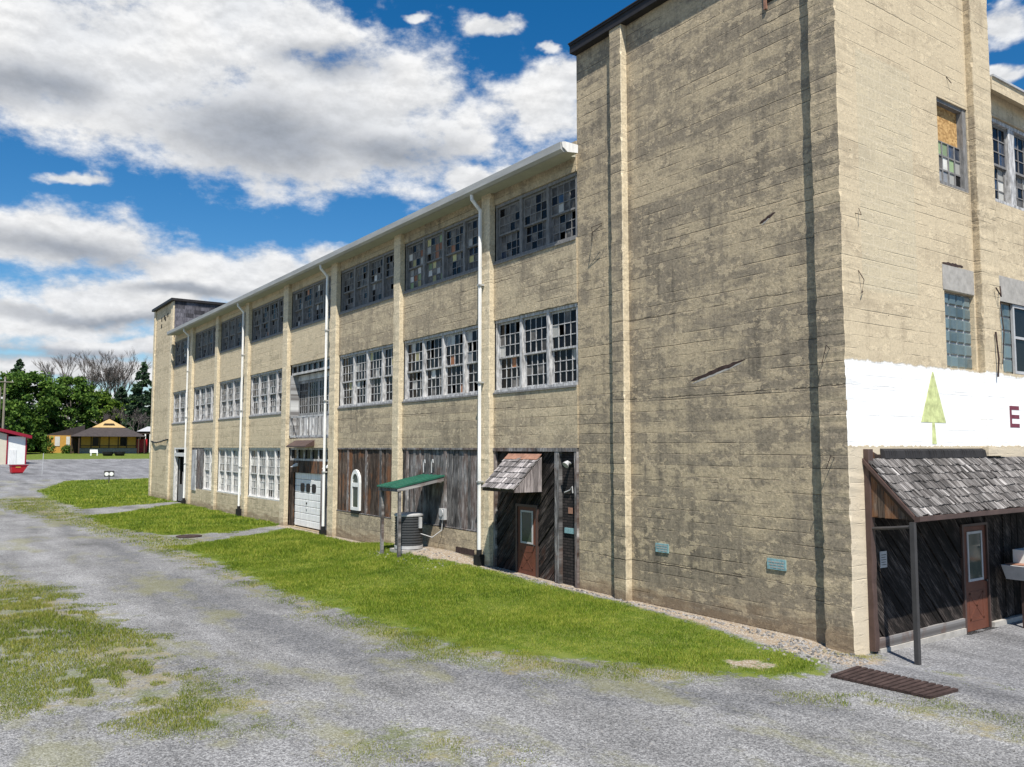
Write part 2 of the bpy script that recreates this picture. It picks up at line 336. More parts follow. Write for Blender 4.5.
def tag(o, label, cat, group=None, kind=None):
    if label: o['label'] = label
    if cat: o['category'] = cat
    if group: o['group'] = group
    if kind: o['kind'] = kind
    return o
def thing(name, loc, label, cat, group=None):
    o = bpy.data.objects.new(name, None); COL.objects.link(o); o.location = loc; o.empty_display_size = 0.3
    return tag(o, label, cat, group)
def clip(poly, a0, a1, z0, z1):
    def cut(P, f):
        out = []
        for i in range(len(P)):
            p, q = P[i], P[(i+1) % len(P)]; fp, fq = f(p), f(q)
            if fp >= 0: out.append(p)
            if (fp >= 0) != (fq >= 0):
                t = fp/(fp-fq); out.append((p[0]+(q[0]-p[0])*t, p[1]+(q[1]-p[1])*t))
        return out
    for f in (lambda p: p[0]-a0, lambda p: a1-p[0], lambda p: p[1]-z0, lambda p: z1-p[1]):
        if len(poly) < 3: return []
        poly = cut(poly, f)
    return poly if len(poly) >= 3 else []
def diag(mb, a0, a1, z0, z1, d, th, w=0.15, sgn=1, m=0):
    c = -30.0
    while c < 30:
        g = 0.012; c2 = c+w*1.414*R.uniform(0.85, 1.15)
        P = [(-40.0, sgn*-40+c+g), (40.0, sgn*40+c+g), (40.0, sgn*40+c2), (-40.0, sgn*-40+c2)]
        P = clip(P, a0, a1, z0, z1)
        if P: mb.prism(P, d+R.uniform(-0.022, 0.014), d+th, m)
        c = c2
def vboards(mb, a0, a1, z0, z1, d, th, w=0.19, m=0, ragged=0.0):
    a = a0
    while a < a1-0.02:
        b = min(a1, a+w*R.uniform(0.75, 1.25))
        if a1-b < 0.05: b = a1
        mb.box(a+0.004, b-0.006, d+R.uniform(-0.012, 0.010), d+th, z0+R.uniform(0, ragged), z1, m); a = b

# ================================================================== THE FACTORY
fac = thing('factory_building', (0, 0, 0), 'long three storey weathered concrete factory with tower ends and rows of broken multi pane windows', 'factory')

# ---- near tower: recessed panels between pilasters
TW = 0.19
TH = 14.5
w = MB('L'); w.box(0.02, 7.91, TW, 5.82, -0.6, TH-0.2)
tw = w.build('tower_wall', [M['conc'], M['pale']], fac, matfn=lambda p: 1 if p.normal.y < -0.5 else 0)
# slim skin so that the end face reads as one plane with the corner pilaster
w = MB('R'); w.box(0.02, 6.2, 0.0, 0.06, -0.6, TH-0.2)
w.v = [(x, y, z) for x, y, z in w.v]
w = MB('R')
# end face with the openings (a = x)
OPEN = [(3.65, 4.95, 9.28, 11.2), (3.65, 4.90, 5.33, 6.97)]
def wall_with_openings(mb, a0, a1, z0, z1, d0, d1, ops):
    As = sorted({a0, a1, *[o[0] for o in ops], *[o[1] for o in ops]})
    for A, B in zip(As, As[1:]):
        zs = [(o[2], o[3]) for o in ops if o[0] <= A+1e-6 and o[1] >= B-1e-6]; zs.sort(); z = z0
        for p, q in zs: mb.box(A, B, d0, d1, z, p); z = q
        mb.box(A, B, d0, d1, z, z1)
wall_with_openings(w, 0.62, 5.84, -0.6, TH-0.2, -0.26, 0.016, OPEN)
endw = w.build('end_wall', M['pale'], fac)
for o_ in (endw,): o_.data.transform(Matrix.Translation((0, 0.262, 0)))
# move the tower block back behind the end wall skin
tw.data.transform(Matrix.Translation((0, 0.27, 0)) @ Matrix.Diagonal((1, (7.91-0.29)/(7.91-0.02), 1, 1)))
# corner pilaster
w = MB('L'); w.rough(0.0, 0.60, 0.0, 0.62, -0.6, TH-0.22, step=0.1, chip=0.05, cmax=0.05)
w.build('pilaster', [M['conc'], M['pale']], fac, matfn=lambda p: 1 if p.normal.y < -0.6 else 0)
w = MB('L'); w.rough(5.95, 6.38, 0.0, TW+0.03, -0.5, TH-0.22, step=0.1, j=0.004, chip=0.04, cmax=0.05)
w.build('pilaster', [M['conc'], M['pil']], fac, matfn=lambda p: 1 if p.normal.y < -0.5 else 0)  # side toward the sun gets paler concrete, sunlight put into its colour
w = MB('R', 0.0); w.rough(4.98, 5.80, -0.15, 0.05, 3.47, TH-0.3, step=0.12, chip=0.06, cmax=0.06)
w.build('pilaster', [M['pale'], M['baynear']], fac, matfn=lambda p: 1 if p.normal.x < -0.6 and p.center.z > 5.33 else 0)  # left side above the band gets darker concrete, shade put into its colour
# coping
w = MB('L'); w.prof([(-0.03, TH-0.22), (-0.03, TH-0.02), (-0.06, TH-0.02), (-0.06, TH+0.03), (5.88, TH+0.03), (5.88, TH-0.23)], -0.10, 7.93)
w.build('coping', M['coping'], fac)
w = MB('L'); w.box(-0.12, 7.95, -0.08, 5.9, TH+0.032, TH+0.06); w.build('coping_cap', M['roofing'], fac)

# ---- gouges with rusty bars on the tower face
def gouge(mb, a0, z0, a1, z1, h, d, n=14):
    top = []; bot = []
    for i in range(n+1):
        t_ = i/n; a = a0+(a1-a0)*t_; z = z0+(z1-z0)*t_; k = math.sin(math.pi*t_)**0.5
        top.append((a, z+k*h*R.uniform(0.4, 1.0)+0.004)); bot.append((a, z-k*h*R.uniform(0.4, 1.0)-0.004))
    mb.prism(top+bot[::-1], d-0.003, d+0.02)
for (a0, z0, a1, z1, h) in ((3.98, 5.14, 2.44, 5.50, 0.06), (2.0, 8.3, 1.6, 8.45, 0.04)):
    w = MB('L'); gouge(w, a0, z0, a1, z1, h, TW); w.build('spalled_gouge', M['rust'], fac)
    w = MB('L'); gouge(w, a0-0.05, z0-h*1.1, a1+0.1, z1-h*1.1, h*0.5, TW+0.001); w.build('spall_highlight', M['padconc'], fac)  # pale strip along the lower lip, the gouge's highlight put in as colour
def rebar(pts, r=0.008):
    w = MB('W'); w.tube(pts, r, 6); w.build('rusty_bar', M['rust'], fac)
rebar([(0.02, 0.30, 3.45), (-0.16, 0.26, 3.5), (-0.17, 0.36, 3.25)]); rebar([(-0.0, 0.33, 5.5), (-0.14, 0.30, 5.56), (-0.15, 0.40, 5.2)])
rebar([(TW+.02, 7.3, 9.15), (-0.10, 7.0, 9.28), (-0.05, 6.6, 9.32)]); rebar([(TW+.02, 7.35, 9.0), (-0.05, 7.05, 9.15), (-0.0, 6.7, 9.3)])
rebar([(0.5, 0.0, 7.0), (0.52, -0.10, 6.8), (0.50, -0.06, 6.55), (0.60, -0.02, 6.6)]); rebar([(0.45, 0.01, 8.1), (0.5, -0.1, 8.05), (0.55, -0.02, 8.2)])
rebar([(4.1, 0.0, 11.75), (4.2, -0.06, 11.6)])
rebar([(5.42, -0.19, 6.2), (5.45, -0.22, 5.6), (5.42, -0.20, 5.2)], 0.02); rebar([(5.7, -0.19, 6.9), (5.72, -0.23, 6.2), (5.66, -0.2, 5.5)], 0.012); rebar([(5.5, -0.2, 7.2), (5.6, -0.26, 7.0), (5.7, -0.2, 7.25)], 0.015)
# small opening high on the tower face
w = MB('L'); w.box(1.12, 1.66, TW-0.02, TW+0.02, 12.93, 13.5); w.build('vent_opening', M['dark'], fac)
w = MB('L'); w.box(1.67, 1.73, TW-0.05, TW+0.03, 12.80, 13.5); w.build('vent_jamb', M['rustorange'], fac); w = MB('L'); w.box(1.02, 1.10, TW-0.04, TW+0.03, 12.9, 13.5); w.build('vent_jamb', M['rustorange'], fac)

# ---- bays of the long front
YS, YE = 7.93, 52.3
PIL = [(11.86, 12.32), (17.75, 18.24), (23.50, 24.10), (29.22, 29.86), (35.20, 35.76), (40.92, 41.46), (46.75, 47.4)]
EDG = [(YS, YS)]+PIL+[(YE, YE)]
BW = 0.15
for i, (a, b) in enumerate(PIL):
    w = MB('L'); w.rough(a, b, -0.01, BW+0.04, -0.5, 11.5, step=0.14, chip=0.05, cmax=0.06); w.build('pilaster', M['pil'], fac)
BAYS = []
for i in range(8): BAYS.append((EDG[i][1], EDG[i+1][0]))
S1, H1, S2, H2, S3, H3 = 1.06, 3.64, 5.30, 7.50, 9.25, 11.07
for i, (a, b) in enumerate(BAYS):
    w = MB('L'); lo = -0.6
    ops = [(S3, H3), (4.06 if i == 3 else S2, 7.55 if i == 3 else H2), ({0: -0.02, 3: 0.02, 7: 0.0}.get(i, S1), H1)]
    z = lo; A, B = a-0.02, b+0.02
    for p, q in sorted(ops):
        if p > z: w.box(A, B, BW, 0.62, z, p); w.build('spandrel_wall', M['baynear'] if i < 3 else M['bay'], fac); w = MB('L')
        z = q
    w.box(A, B, BW, 0.62, z, 11.9)
    w.build('spandrel_wall', M['baynear'] if i < 3 else M['bay'], fac)
# dark rooms behind
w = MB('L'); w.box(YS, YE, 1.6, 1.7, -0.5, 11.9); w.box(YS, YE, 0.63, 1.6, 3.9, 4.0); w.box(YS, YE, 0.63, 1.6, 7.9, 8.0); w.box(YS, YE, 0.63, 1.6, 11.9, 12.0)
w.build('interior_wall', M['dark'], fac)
# roof over the long part
w = MB('L'); w.prof([(-0.42, 11.60), (-0.42, 11.66), (9.0, 12.6), (18, 11.6), (18, 11.5)], YS-0.02, 51.9); w.build('roof', M['roofing'], fac)
for a in (13.0, 14.2, 17.5):
    w = MB('L'); w.box(a, a+1.0, 0.2, 0.5, 11.6, 12.0); w.build('roof_hatch', M['roofing'], fac)
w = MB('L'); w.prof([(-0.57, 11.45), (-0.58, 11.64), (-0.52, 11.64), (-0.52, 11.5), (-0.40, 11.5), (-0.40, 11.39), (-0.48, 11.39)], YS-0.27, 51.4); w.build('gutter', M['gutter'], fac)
w = MB('L'); w.prof([(-0.41, 11.40), (BW, 11.45), (BW, 11.58), (-0.41, 11.56)], YS-0.005, 51.4); w.prof([(-0.41, 11.40), (-0.02, 11.432), (-0.02, 11.56), (-0.41, 11.56)], YS-0.275, YS-0.006); w.build('soffit', M['soffit'], fac)
w = MB('L'); w.prof([(-0.56, 11.63), (-0.45, 11.66), (-0.015, 11.66), (-0.015, 11.44), (-0.37, 11.40), (-0.46, 11.46), (-0.53, 11.5)], YS-0.31, YS-0.28); w.build('eave_return', M['white'], fac)

# ---- windows
def window(name, fr, off, a0, a1, z0, z1, n, mode, mats, cols=4, rows=3, posts=True, seed=0, label=None, mull=0.13, recess=0.10):
    """one bay of double hung units: frame with posts (part) > sash per unit (sub-part, panes inside)"""
    rr = random.Random(seed)
    w = MB(fr, off); F = 0.07; D = recess
    w.box(a0, a1, D-0.05, D+0.16, z1-0.09, z1)            # head
    w.box(a0, a1, D-0.09, D+0.16, z0, z0+0.07)            # sill
    w.box(a0, a0+F, D-0.03, D+0.16, z0+0.07, z1-0.09); w.box(a1-F, a1, D-0.03, D+0.16, z0+0.07, z1-0.09)
    U = (a1-a0-2*F-(n-1)*mull)/n
    for i in range(1, n):
        A = a0+F+i*U+(i-1)*mull; w.rough(A, A+mull, D-0.04+rr.uniform(-.01, .01), D+0.16, z0+0.07, z1-0.09, step=0.2, j=0.004, chip=0.08, cmax=0.03)
    fo = w.build(name, mats[0], fac)
    if label: fo['label'] = label
    zm = z0+(z1-z0)*0.47
    for i in range(n):
        A = a0+F+i*(U+mull)+0.004; B = A+U-0.008
        s = MB(fr, off)
        for half in (0, 1):
            d = D+(0.085 if half == 0 else 0.03)
            Z0, Z1 = (z0+0.075, zm+0.03) if half == 0 else (zm-0.01, z1-0.095)
            st, rl, mu = 0.05, 0.055, 0.024
            s.box(A, A+st, d, d+0.04, Z0, Z1); s.box(B-st, B, d, d+0.04, Z0, Z1)
            s.box(A+st, B-st, d, d+0.04, Z0, Z0+rl); s.box(A+st, B-st, d, d+0.04, Z1-rl, Z1)
            ca = (B-A-2*st)/cols; cz = (Z1-Z0-2*rl)/rows
            for k in range(1, cols): s.box(A+st+k*ca-mu/2, A+st+k*ca+mu/2, d+0.004, d+0.036, Z0+rl, Z1-rl)
            for k in range(1, rows):
                for q in range(cols):
                    s.box(A+st+q*ca+(mu/2 if q else 0), A+st+(q+1)*ca-(mu/2 if q < cols-1 else 0), d+0.004, d+0.036, Z0+rl+k*cz-mu/2, Z0+rl+k*cz+mu/2)
            for q in range(cols):
                for k in range(rows):
                    mt = mode(rr, half, i, q, k)
                    if mt is None: continue
                    p0, p1 = A+st+q*ca, A+st+(q+1)*ca; q0, q1 = Z0+rl+k*cz, Z0+rl+(k+1)*cz
                    t1, t2 = rr.uniform(-0.006, 0.006), rr.uniform(-0.004, 0.004); dd = d+0.022
                    s.quad([(p0, dd-t1-t2, q0), (p1, dd+t1-t2, q0), (p1, dd+t1+t2, q1), (p0, dd-t1+t2, q1)], 1+PI[mt])
        s.build('sash', [mats[1]]+[M[k] for k in PANES], fo, fix=False)
    return fo
def pick(rr, tab):
    r = rr.random()*sum(v for _, v in tab)
    for k, v in tab:
        r -= v
        if r <= 0: return k
    return tab[0][0]
def m2(rr, h, i, q, k): return pick(rr, [('gdark', 70), ('gdust', 10), ('gpaper', 4.5), ('gora', 1.2), ('gyel', 2), ('gcurt', 3), (None, 7)])
def m3near(rr, h, i, q, k): return pick(rr, [('gdark', 36), ('gdust', 54), ('gblue', 2), ('gpaper', 1.5), ('gora', 1), (None, 3)])
def m3col(rr, h, i, q, k):
    if i >= 2: return pick(rr, [('gdust', 40), ('gyel', 10 if i == 3 else 3), ('gora', 6), ('ggrn', 8), ('gpaper', 14), ('gdark', 12), (None, 3)])
    return pick(rr, [('gdust', 44), ('gdark', 30), ('gblue', 5), ('gpaper', 4), ('gora', 4), ('gyel', 2)])
def m3(rr, h, i, q, k): return pick(rr, [('gdust', 60), ('gdark', 26), ('gora', 1.5), ('gpaper', 3), ('gyel', 1), (None, 6)])
def m2far(rr, h, i, q, k): return pick(rr, [('gdust', 30), ('gdark', 45), ('gcurt', 10), ('gpaper', 4), (None, 3)])
def m1(rr, h, i, q, k): return pick(rr, [('gcurt', 62), ('gdust', 20), ('gdark', 8), ('gpaper', 5)])
for i, (a, b) in enumerate(BAYS):
    n = 3 if i in (0, 7) else 4
    window('window', 'L', BW, a+0.02, b-0.02, S3+0.005, H3-0.005, n, m3near if i == 0 else m3col if i == 1 else m3, [M['winwoodd'], M['winwoodd']], seed=30+i)
    if i == 3: continue
    window('window', 'L', BW, a+0.02, b-0.02, S2+0.005, H2-0.005, n, m2 if i < 3 else m2far, [M['winwood'], M['winwood']], seed=60+i)
window('window', 'L', BW, BAYS[4][0]+0.02, BAYS[4][1]-0.02, S1+0.005, H1-0.005, 4, m1, [M['winwoodw'], M['winwoodw']], seed=91, rows=3)
window('window', 'L', BW, BAYS[5][0]+0.02, BAYS[5][1]-0.02, S1+0.005, H1-0.005, 4, m1, [M['winwoodw'], M['winwoodw']], seed=92, rows=3)
window('window', 'L', BW, BAYS[6][0]+0.02, BAYS[6][0]+2.6, S1+0.005, H1-0.005, 2, m1, [M['winwoodw'], M['winwoodw']], seed=93, rows=3)
w = MB('L', BW); vboards(w, BAYS[6][0]+2.62, BAYS[6][1], 0.95, H1, 0.02, 0.10, 0.3); w.build('board_infill', M['greywood'], fac)
w = MB('L', BW); w.box(BAYS[6][0]+4.0, BAYS[6][0]+4.95, -0.06, 0.0, 0.95, 3.5); w.build('leaning_board', M['peel'], fac)
# sills that stand proud below the upper windows
for i, (a, b) in enumerate(BAYS):
    for z in ((S3,) if i == 3 else (S3, S2)):
        w = MB('L', BW); w.box(a, b, -0.03, 0.02, z-0.05, z); w.build('sill', M['winwoodd'], fac)

# ---- bay D (garage door below, loading doors above)
A0, A1 = BAYS[3]
dr = MB('L', BW); zt = 7.05
dr.box(A0, A1, 0.10, 0.22, zt, zt+0.10); dr.box(A0, A1, 0.10, 0.2, 7.46, 7.55)
for k in range(9): a = A0+(A1-A0)*k/8; dr.box(max(A0, a-0.03), min(A1, a+0.03), 0.11, 0.17, zt+0.1, 7.46)
ld = dr.build('loading_transom', M['winwood'], fac)
w = MB('L', BW); w.box(A0, A1, 0.18, 0.2, zt+0.1, 7.46); w.build('transom_pane', M['gdark'], ld)
LD = 0.42
fr = MB('L', BW); fr.box(A0, A0+0.12, 0.02, LD, 4.10, zt); fr.box(A1-0.12, A1, 0.02, LD, 4.10, zt); fr.box(A0, A1, LD-0.04, LD+0.05, 6.78, zt); fr.box(A0, A1, LD-0.06, LD+0.06, 4.06, 4.16)
fr.build('loading_frame', M['peel'], fac)
NL = 4; lw = (A1-A0-0.24)/NL
for k in range(NL):
    a = A0+0.12+k*lw+0.01; b = a+lw-0.02
    s = MB('L', BW); vboards(s, a+0.10, b-0.10, 4.18, 5.12, LD+0.02, 0.03, 0.14)
    s.box(a, a+0.1, LD, LD+0.05, 4.17, 6.77); s.box(b-0.1, b, LD, LD+0.05, 4.17, 6.77); s.box(a+.1, b-.1, LD, LD+0.05, 5.12, 5.25); s.box(a+.1, b-.1, LD, LD+0.05, 6.65, 6.77)
    for q in range(1, 4): x_ = a+0.1+(b-a-0.2)*q/4; s.box(x_-0.014, x_+0.014, LD+.005, LD+0.04, 5.25, 6.65)
    for q in range(1, 4): z_ = 5.25+1.4*q/4; s.box(a+.1, b-.1, LD+.008, LD+0.037, z_-0.014, z_+0.014)
    d_ = s.build('loading_door', M['peel'], fac)
    g = MB('L', BW); g.box(a+.1, b-.1, LD+.025, LD+.03, 5.25, 6.65); g.build('pane', M['gdark'], d_)
# railing boards in front of the loading doors
w = MB('L', BW); w.box(A0, A1, 0.02, 0.07, 5.03, 5.10); w.box(A0, A1, 0.02, 0.07, 4.12, 4.2)
for k in range(8): a = A0+(A1-A0)*(k+0.5)/8; w.box(a-0.03, a+0.03, 0.025, 0.06, 4.2, 5.03)
w.build('guard_rail', M['peel'], fac)
w = MB('L'); w.hexa([(26.0, -0.28, 3.66), (28.35, -0.28, 3.66), (28.35, BW, 3.72), (26.0, BW, 3.72), (26.0, -0.28, 3.72), (28.35, -0.28, 3.72), (28.35, BW, 3.98), (26.0, BW, 3.98)])
w.build('weathered_hood', M['brownmetal'], fac)
w = MB('L', BW); w.box(A0, A1, 0.1, 0.2, 3.05, 3.14); w.box(A0, A1, 0.1, 0.2, 3.55, H1)
for k in range(7): a = A0+(A1-A0)*k/6; w.box(max(A0, a-0.04), min(A1, a+0.04), 0.11, 0.17, 3.14, 3.55)
tr = w.build('garage_transom', M['winwood'], fac)
w = MB('L', BW); w.box(A0, A1, 0.18, 0.2, 3.14, 3.55); w.build('transom_pane', M['gdark'], tr)
w = MB('L', BW); vboards(w, A0, A1, 2.5, 3.05, 0.10, 0.05, 0.35); vboards(w, 28.74, A1, 0.02, 2.5, 0.10, 0.05, 0.2); w.build('garage_lintel_boards', M['rustwood'], fac)
w = MB('L', BW); vboards(w, A0, 25.45, 0.02, 2.5, 0.08, 0.05, 0.2); w.build('garage_side_boards', M['greywood'], fac)
gd = MB('L', BW); zz = 0.06
for k in range(8):
    gd.prof([(0.20, zz+0.012), (0.185, zz+0.03), (0.185, zz+0.285), (0.20, zz+0.303), (0.25, zz+0.303), (0.25, zz+0.012)], 25.46, 28.72); zz += 0.305
gdo = gd.build('garage_door', M['white'], fac)
for k in range(3):
    c = 26.42+k*0.68; w = MB('L', BW); pts = []
    for q in range(16):
        an = 2*math.pi*q/16; cx_, cz_ = math.cos(an), math.sin(an)
        pts.append((c+0.24*math.copysign(abs(cx_)**0.5, cx_), 1.83+0.20*math.copysign(abs(cz_)**0.5, cz_)))
    w.prism(pts, 0.172, 0.19); w.build('door_window', M['gdark'], gdo)
w = MB('L', BW); w.box(27.2, 27.3, 0.165, 0.186, 1.1, 1.18); w.box(27.23, 27.27, 0.165, 0.186, 0.8, 0.87); w.build('handle', M['black'], gdo)
for a in (28.3, 24.55):
    w = MB('L', BW); w.prof([(-0.05, 2.85), (0.12, 2.95), (0.12, 2.80), (-0.18, 2.76)], a-0.12, a+0.12); w.build('wall_lamp', M['white'], fac)

# ---- bay C: brown boards with a pointed white window ; bay B: grey boards
def bay_boards(i, mat, batt):
    a, b = BAYS[i]
    w = MB('L', BW); vboards(w, a+0.02, b-0.02, S1+0.02, H1-0.05, 0.05, 0.05, 0.2, ragged=0.02); o = w.build('board_infill', mat, fac)
    w = MB('L', BW); w.box(a, b, 0.0, 0.10, H1-0.06, H1); w.box(a, b, 0.0, 0.12, S1-0.02, S1+0.03)
    for c in batt: w.box(c-0.08, c+0.08, 0.015, 0.06, S1+0.03, H1-0.06)
    w.build('board_frame', M['greywood'], fac)
bay_boards(2, M['rustwood'], (22.45, 20.75, 19.5)); bay_boards(1, M['greywood'], (14.75, 17.4))
def arch(c, z0, z1, hw, n=8):
    pts = [(c-hw, z0), (c+hw, z0), (c+hw, z1)]
    for k in range(1, n): an = math.pi*k/n; pts.append((c+hw*math.cos(an), z1+hw*1.25*math.sin(an)))
    return pts+[(c-hw, z1)]
w = MB('L', BW); c = 21.62
O = arch(c, 1.18, 2.28, 0.40); I = arch(c, 1.30, 2.28, 0.27)
for k in range(len(O)):
    k2 = (k+1) % len(O); P = [O[k], O[k2], I[k2], I[k]]; w.prism(P, -0.04, 0.045)
w.box(c-0.27, c+0.27, -0.035, 0.04, 2.10, 2.26)
gw = w.build('gothic_window', M['white'], fac)
w = MB('L', BW); w.prism(I, 0.0, 0.03); w.build('pane', M['gdoor'], gw)
w = MB('L', BW); w.box(c-0.36, c+0.36, -0.05, 0.03, 1.08, 1.17); w.build('window_ledge', M['black'], gw)
# crawl vent low in bay B
w = MB('L', BW); w.box(12.9, 14.0, -0.012, 0.02, 0.32, 0.50); w.build('crawl_vent', M['rust'], fac)

# ---- bay A: entrance
a, b = BAYS[0]
w = MB('L', BW); w.box(a, b, -0.03, 0.16, H1-0.10, H1); w.box(8.68, 8.87, -0.02, 0.1, 0.0, H1-0.1); w.box(a, a+0.10, -0.02, 0.1, 0.0, H1-0.1); w.box(b-0.1, b, 0.0, 0.1, 0.0, H1-.1)
w.build('entrance_frame', M['greywood'], fac)
w = MB('L', BW)
diag(w, 8.87, 9.72, 0.02, H1-0.1, 0.08, 0.04, sgn=-1); diag(w, 9.72, 10.76, 2.04, H1-0.1, 0.08, 0.04, sgn=-1); diag(w, 10.76, b-0.1, 0.02, H1-0.1, 0.08, 0.04, sgn=-1)
w.build('diagonal_boards', M['darkwood'], fac)
w = MB('L', BW); w.box(a+0.1, 8.68, 0.10, 0.2, 0.0, H1-0.1); w.build('brick_infill', M['dbrick'], fac)
w = MB('L', BW); w.box(8.18, 8.55, 0.06, 0.11, 1.38, 1.52); w.build('faded_plate', M['turq'], fac)
w = MB('L', BW); w.box(8.25, 8.42, 0.085, 0.11, 1.90, 2.06); w.build('faded_plate', M['rustorange'], fac)
w = MB('L', BW); w.lathe((0, 0, 0), [(0.01, 0), (0.10, 0.0), (0.13, 0.07)], 12)
w.v = []; w.f = []; w.mi = []
w.tube([w.T(8.3, 0.1, 3.2) if False else (8.3, 0.1, 3.22), (8.3, -0.02, 3.25), (8.3, -0.10, 3.18)], [0.03, 0.06, 0.10], 10); w.build('flood_lamp', M['lightgrey'], fac)
w = MB('L', BW); w.tube([(8.55, 0.07, 2.45), (8.3, 0.05, 2.52), (8.2, 0.05, 2.62), (8.18, 0.05, 2.45)], 0.018, 6); w.build('conduit', M['lightgrey'], fac)
w = MB('L', BW); w.box(8.75, 11.6, -0.25, 0.2, -0.3, 0.02); w.build('threshold', M['padconc'], fac)
w = MB('L', BW); w.box(9.72, 9.79, 0.03, 0.12, 0.02, 2.04); w.box(10.69, 10.76, 0.03, 0.12, 0.02, 2.04); w.box(9.79, 10.69, 0.03, 0.12, 1.97, 2.04); w.build('door_frame', M['brownmetal'], fac)
def door(fr, off, a0, a1, z0, z1, d, mirror=1):
    w = MB(fr, off); w.box(a0, a1, d, d+0.045, z0, z1)
    mx, h = (a0+a1)/2, z1-z0; zb, zt_ = z0+h*0.10, z0+h*0.36
    for k in range(4):    # raised cross-buck on the lower panel
        pass
    hw = (a1-a0)*0.30
    def bar(p, q, t_=0.022):
        dx, dz = q[0]-p[0], q[1]-p[1]; L = math.hypot(dx, dz); nx, nz = -dz/L*t_, dx/L*t_
        w.prism([(p[0]+nx, p[1]+nz), (q[0]+nx, q[1]+nz), (q[0]-nx, q[1]-nz), (p[0]-nx, p[1]-nz)], d-0.005, d+0.01)
    bar((mx-hw, zb), (mx+hw, zt_)); bar((mx+hw, zb), (mx-hw, zt_)); bar((mx-hw, zb), (mx+hw, zb)); bar((mx-hw, zt_), (mx+hw, zt_)); bar((mx-hw, zb), (mx-hw, zt_)); bar((mx+hw, zb), (mx+hw, zt_))
    o = w.build('door', M['doorred'], fac)
    L0, L1, Z0, Z1 = a0+(a1-a0)*0.17, a1-(a1-a0)*0.17, z0+h*0.47, z0+h*0.95
    w = MB(fr, off)
    for q in ((L0, L0+0.05, Z0, Z1), (L1-0.05, L1, Z0, Z1), (L0+.05, L1-.05, Z0, Z0+0.05), (L0+.05, L1-.05, Z1-0.05, Z1)): w.box(q[0], q[1], d-0.018, d+0.01, q[2], q[3])
    w.build('window_trim', M['lightgrey'], o)
    w = MB(fr, off); w.box(L0+.05, L1-.05, d-0.006, d+0.01, Z0+.05, Z1-.05); w.build('pane', M['gdoor'], o)
    ha = a0+0.07 if mirror > 0 else a1-0.07
    w = MB(fr, off); w.tube([(ha, d, z0+h*0.46), (ha, d-0.05, z0+h*0.46)], [0.02, 0.03], 8); w.build('handle', M['steelgrey'], o)
    return o
door('L', BW, 9.80, 10.68, 0.03, 1.965, 0.06)
# shingled canopy over the entrance
def shingles(mb, e0, e1, r0, rows, wmean, th, m=0, over=1.25, jit=0.02):
    """e0->e1 eave line, r0 = vector from eave to ridge"""
    e0, e1, r0 = Vector(e0), Vector(e1), Vector(r0); al = (e1-e0); L = al.length; al.normalize(); up = r0.normalized(); S = r0.length
    nrm = al.cross(up); nrm = nrm if nrm.z > 0 else -nrm
    for k in range(rows):
        s0 = S*k/rows; s1 = min(S, s0+S/rows*over); p = -R.uniform(0, wmean*0.5)
        while p < L:
            q = p+wmean*R.uniform(0.55, 1.4); A, B = max(0, p+0.003), min(L, q-0.004)
            if B-A > 0.02:
                lo = s0-R.uniform(0, jit); tk = th*R.uniform(0.8, 1.5); tw_ = R.uniform(-0.006, 0.006)
                b0, b1 = nrm*(th*0.9), nrm*(0.002)
                P = [e0+al*A+up*lo+b0, e0+al*B+up*lo+b0, e0+al*B+up*s1+b1, e0+al*A+up*s1+b1]
                P2 = [v+nrm*(tk+(tw_ if n_ % 2 else -tw_)) for n_, v in enumerate(P)]
                mb.hexa([tuple(v) for v in P]+[tuple(v) for v in P2], m)
            p = q
w = MB('W'); CX, CZ0, CZ1, CA, CB = -0.78, 2.43, 3.36, 9.46, 11.05
shingles(w, (CX, CA, CZ0+0.06), (CX, CB, CZ0+0.06), (0.88, 0, CZ1-CZ0-0.06), 6, 0.15, 0.034); cs = w.build('canopy_shingles', M['shingleL'], fac)
w = MB('L'); w.prof([(CX, CZ0), (CX, CZ0+0.06), (BW, CZ1+0.02), (BW, CZ1-0.08), (CX+0.1, CZ0)], CA+0.03, CB-0.005); w.build('canopy_deck', M['trimdark'], fac)
w = MB('L'); wB = MB('L')
x0 = CX+0.02
while x0 < BW-0.02:
    x1 = min(BW, x0+0.155); f = lambda x: CZ0+0.045+(x-CX)/(BW-CX)*(CZ1-CZ0-0.02)
    for (p, q, w_) in ((CA, CA+0.022, w), (CB, CB+0.022, wB)): w_.hexa([(p, x0+.003, CZ0), (q, x0+.003, CZ0), (q, x1-.003, CZ0), (p, x1-.003, CZ0), (p, x0+.003, f(x0)), (q, x0+.003, f(x0)), (q, x1-.003, f(x1)), (p, x1-.003, f(x1))])
    x0 = x1
for w_ in (w, wB): w_.build('canopy_side', M.get('cside') or M.setdefault('cside', wood('canopy_side_boards', (0.19, 0.165, 0.16), (0.33, 0.29, 0.28), (0.07, 0.06, 0.058), axis='X')), fac)
w = MB('L'); w.prof([(BW-0.06, CZ1+0.04), (BW, CZ1+0.12), (BW-0.16, CZ1-0.02), (BW-0.19, CZ1-0.04)], CA-0.01, CB+0.01); w.build('canopy_flashing', M['rustorange'], fac)

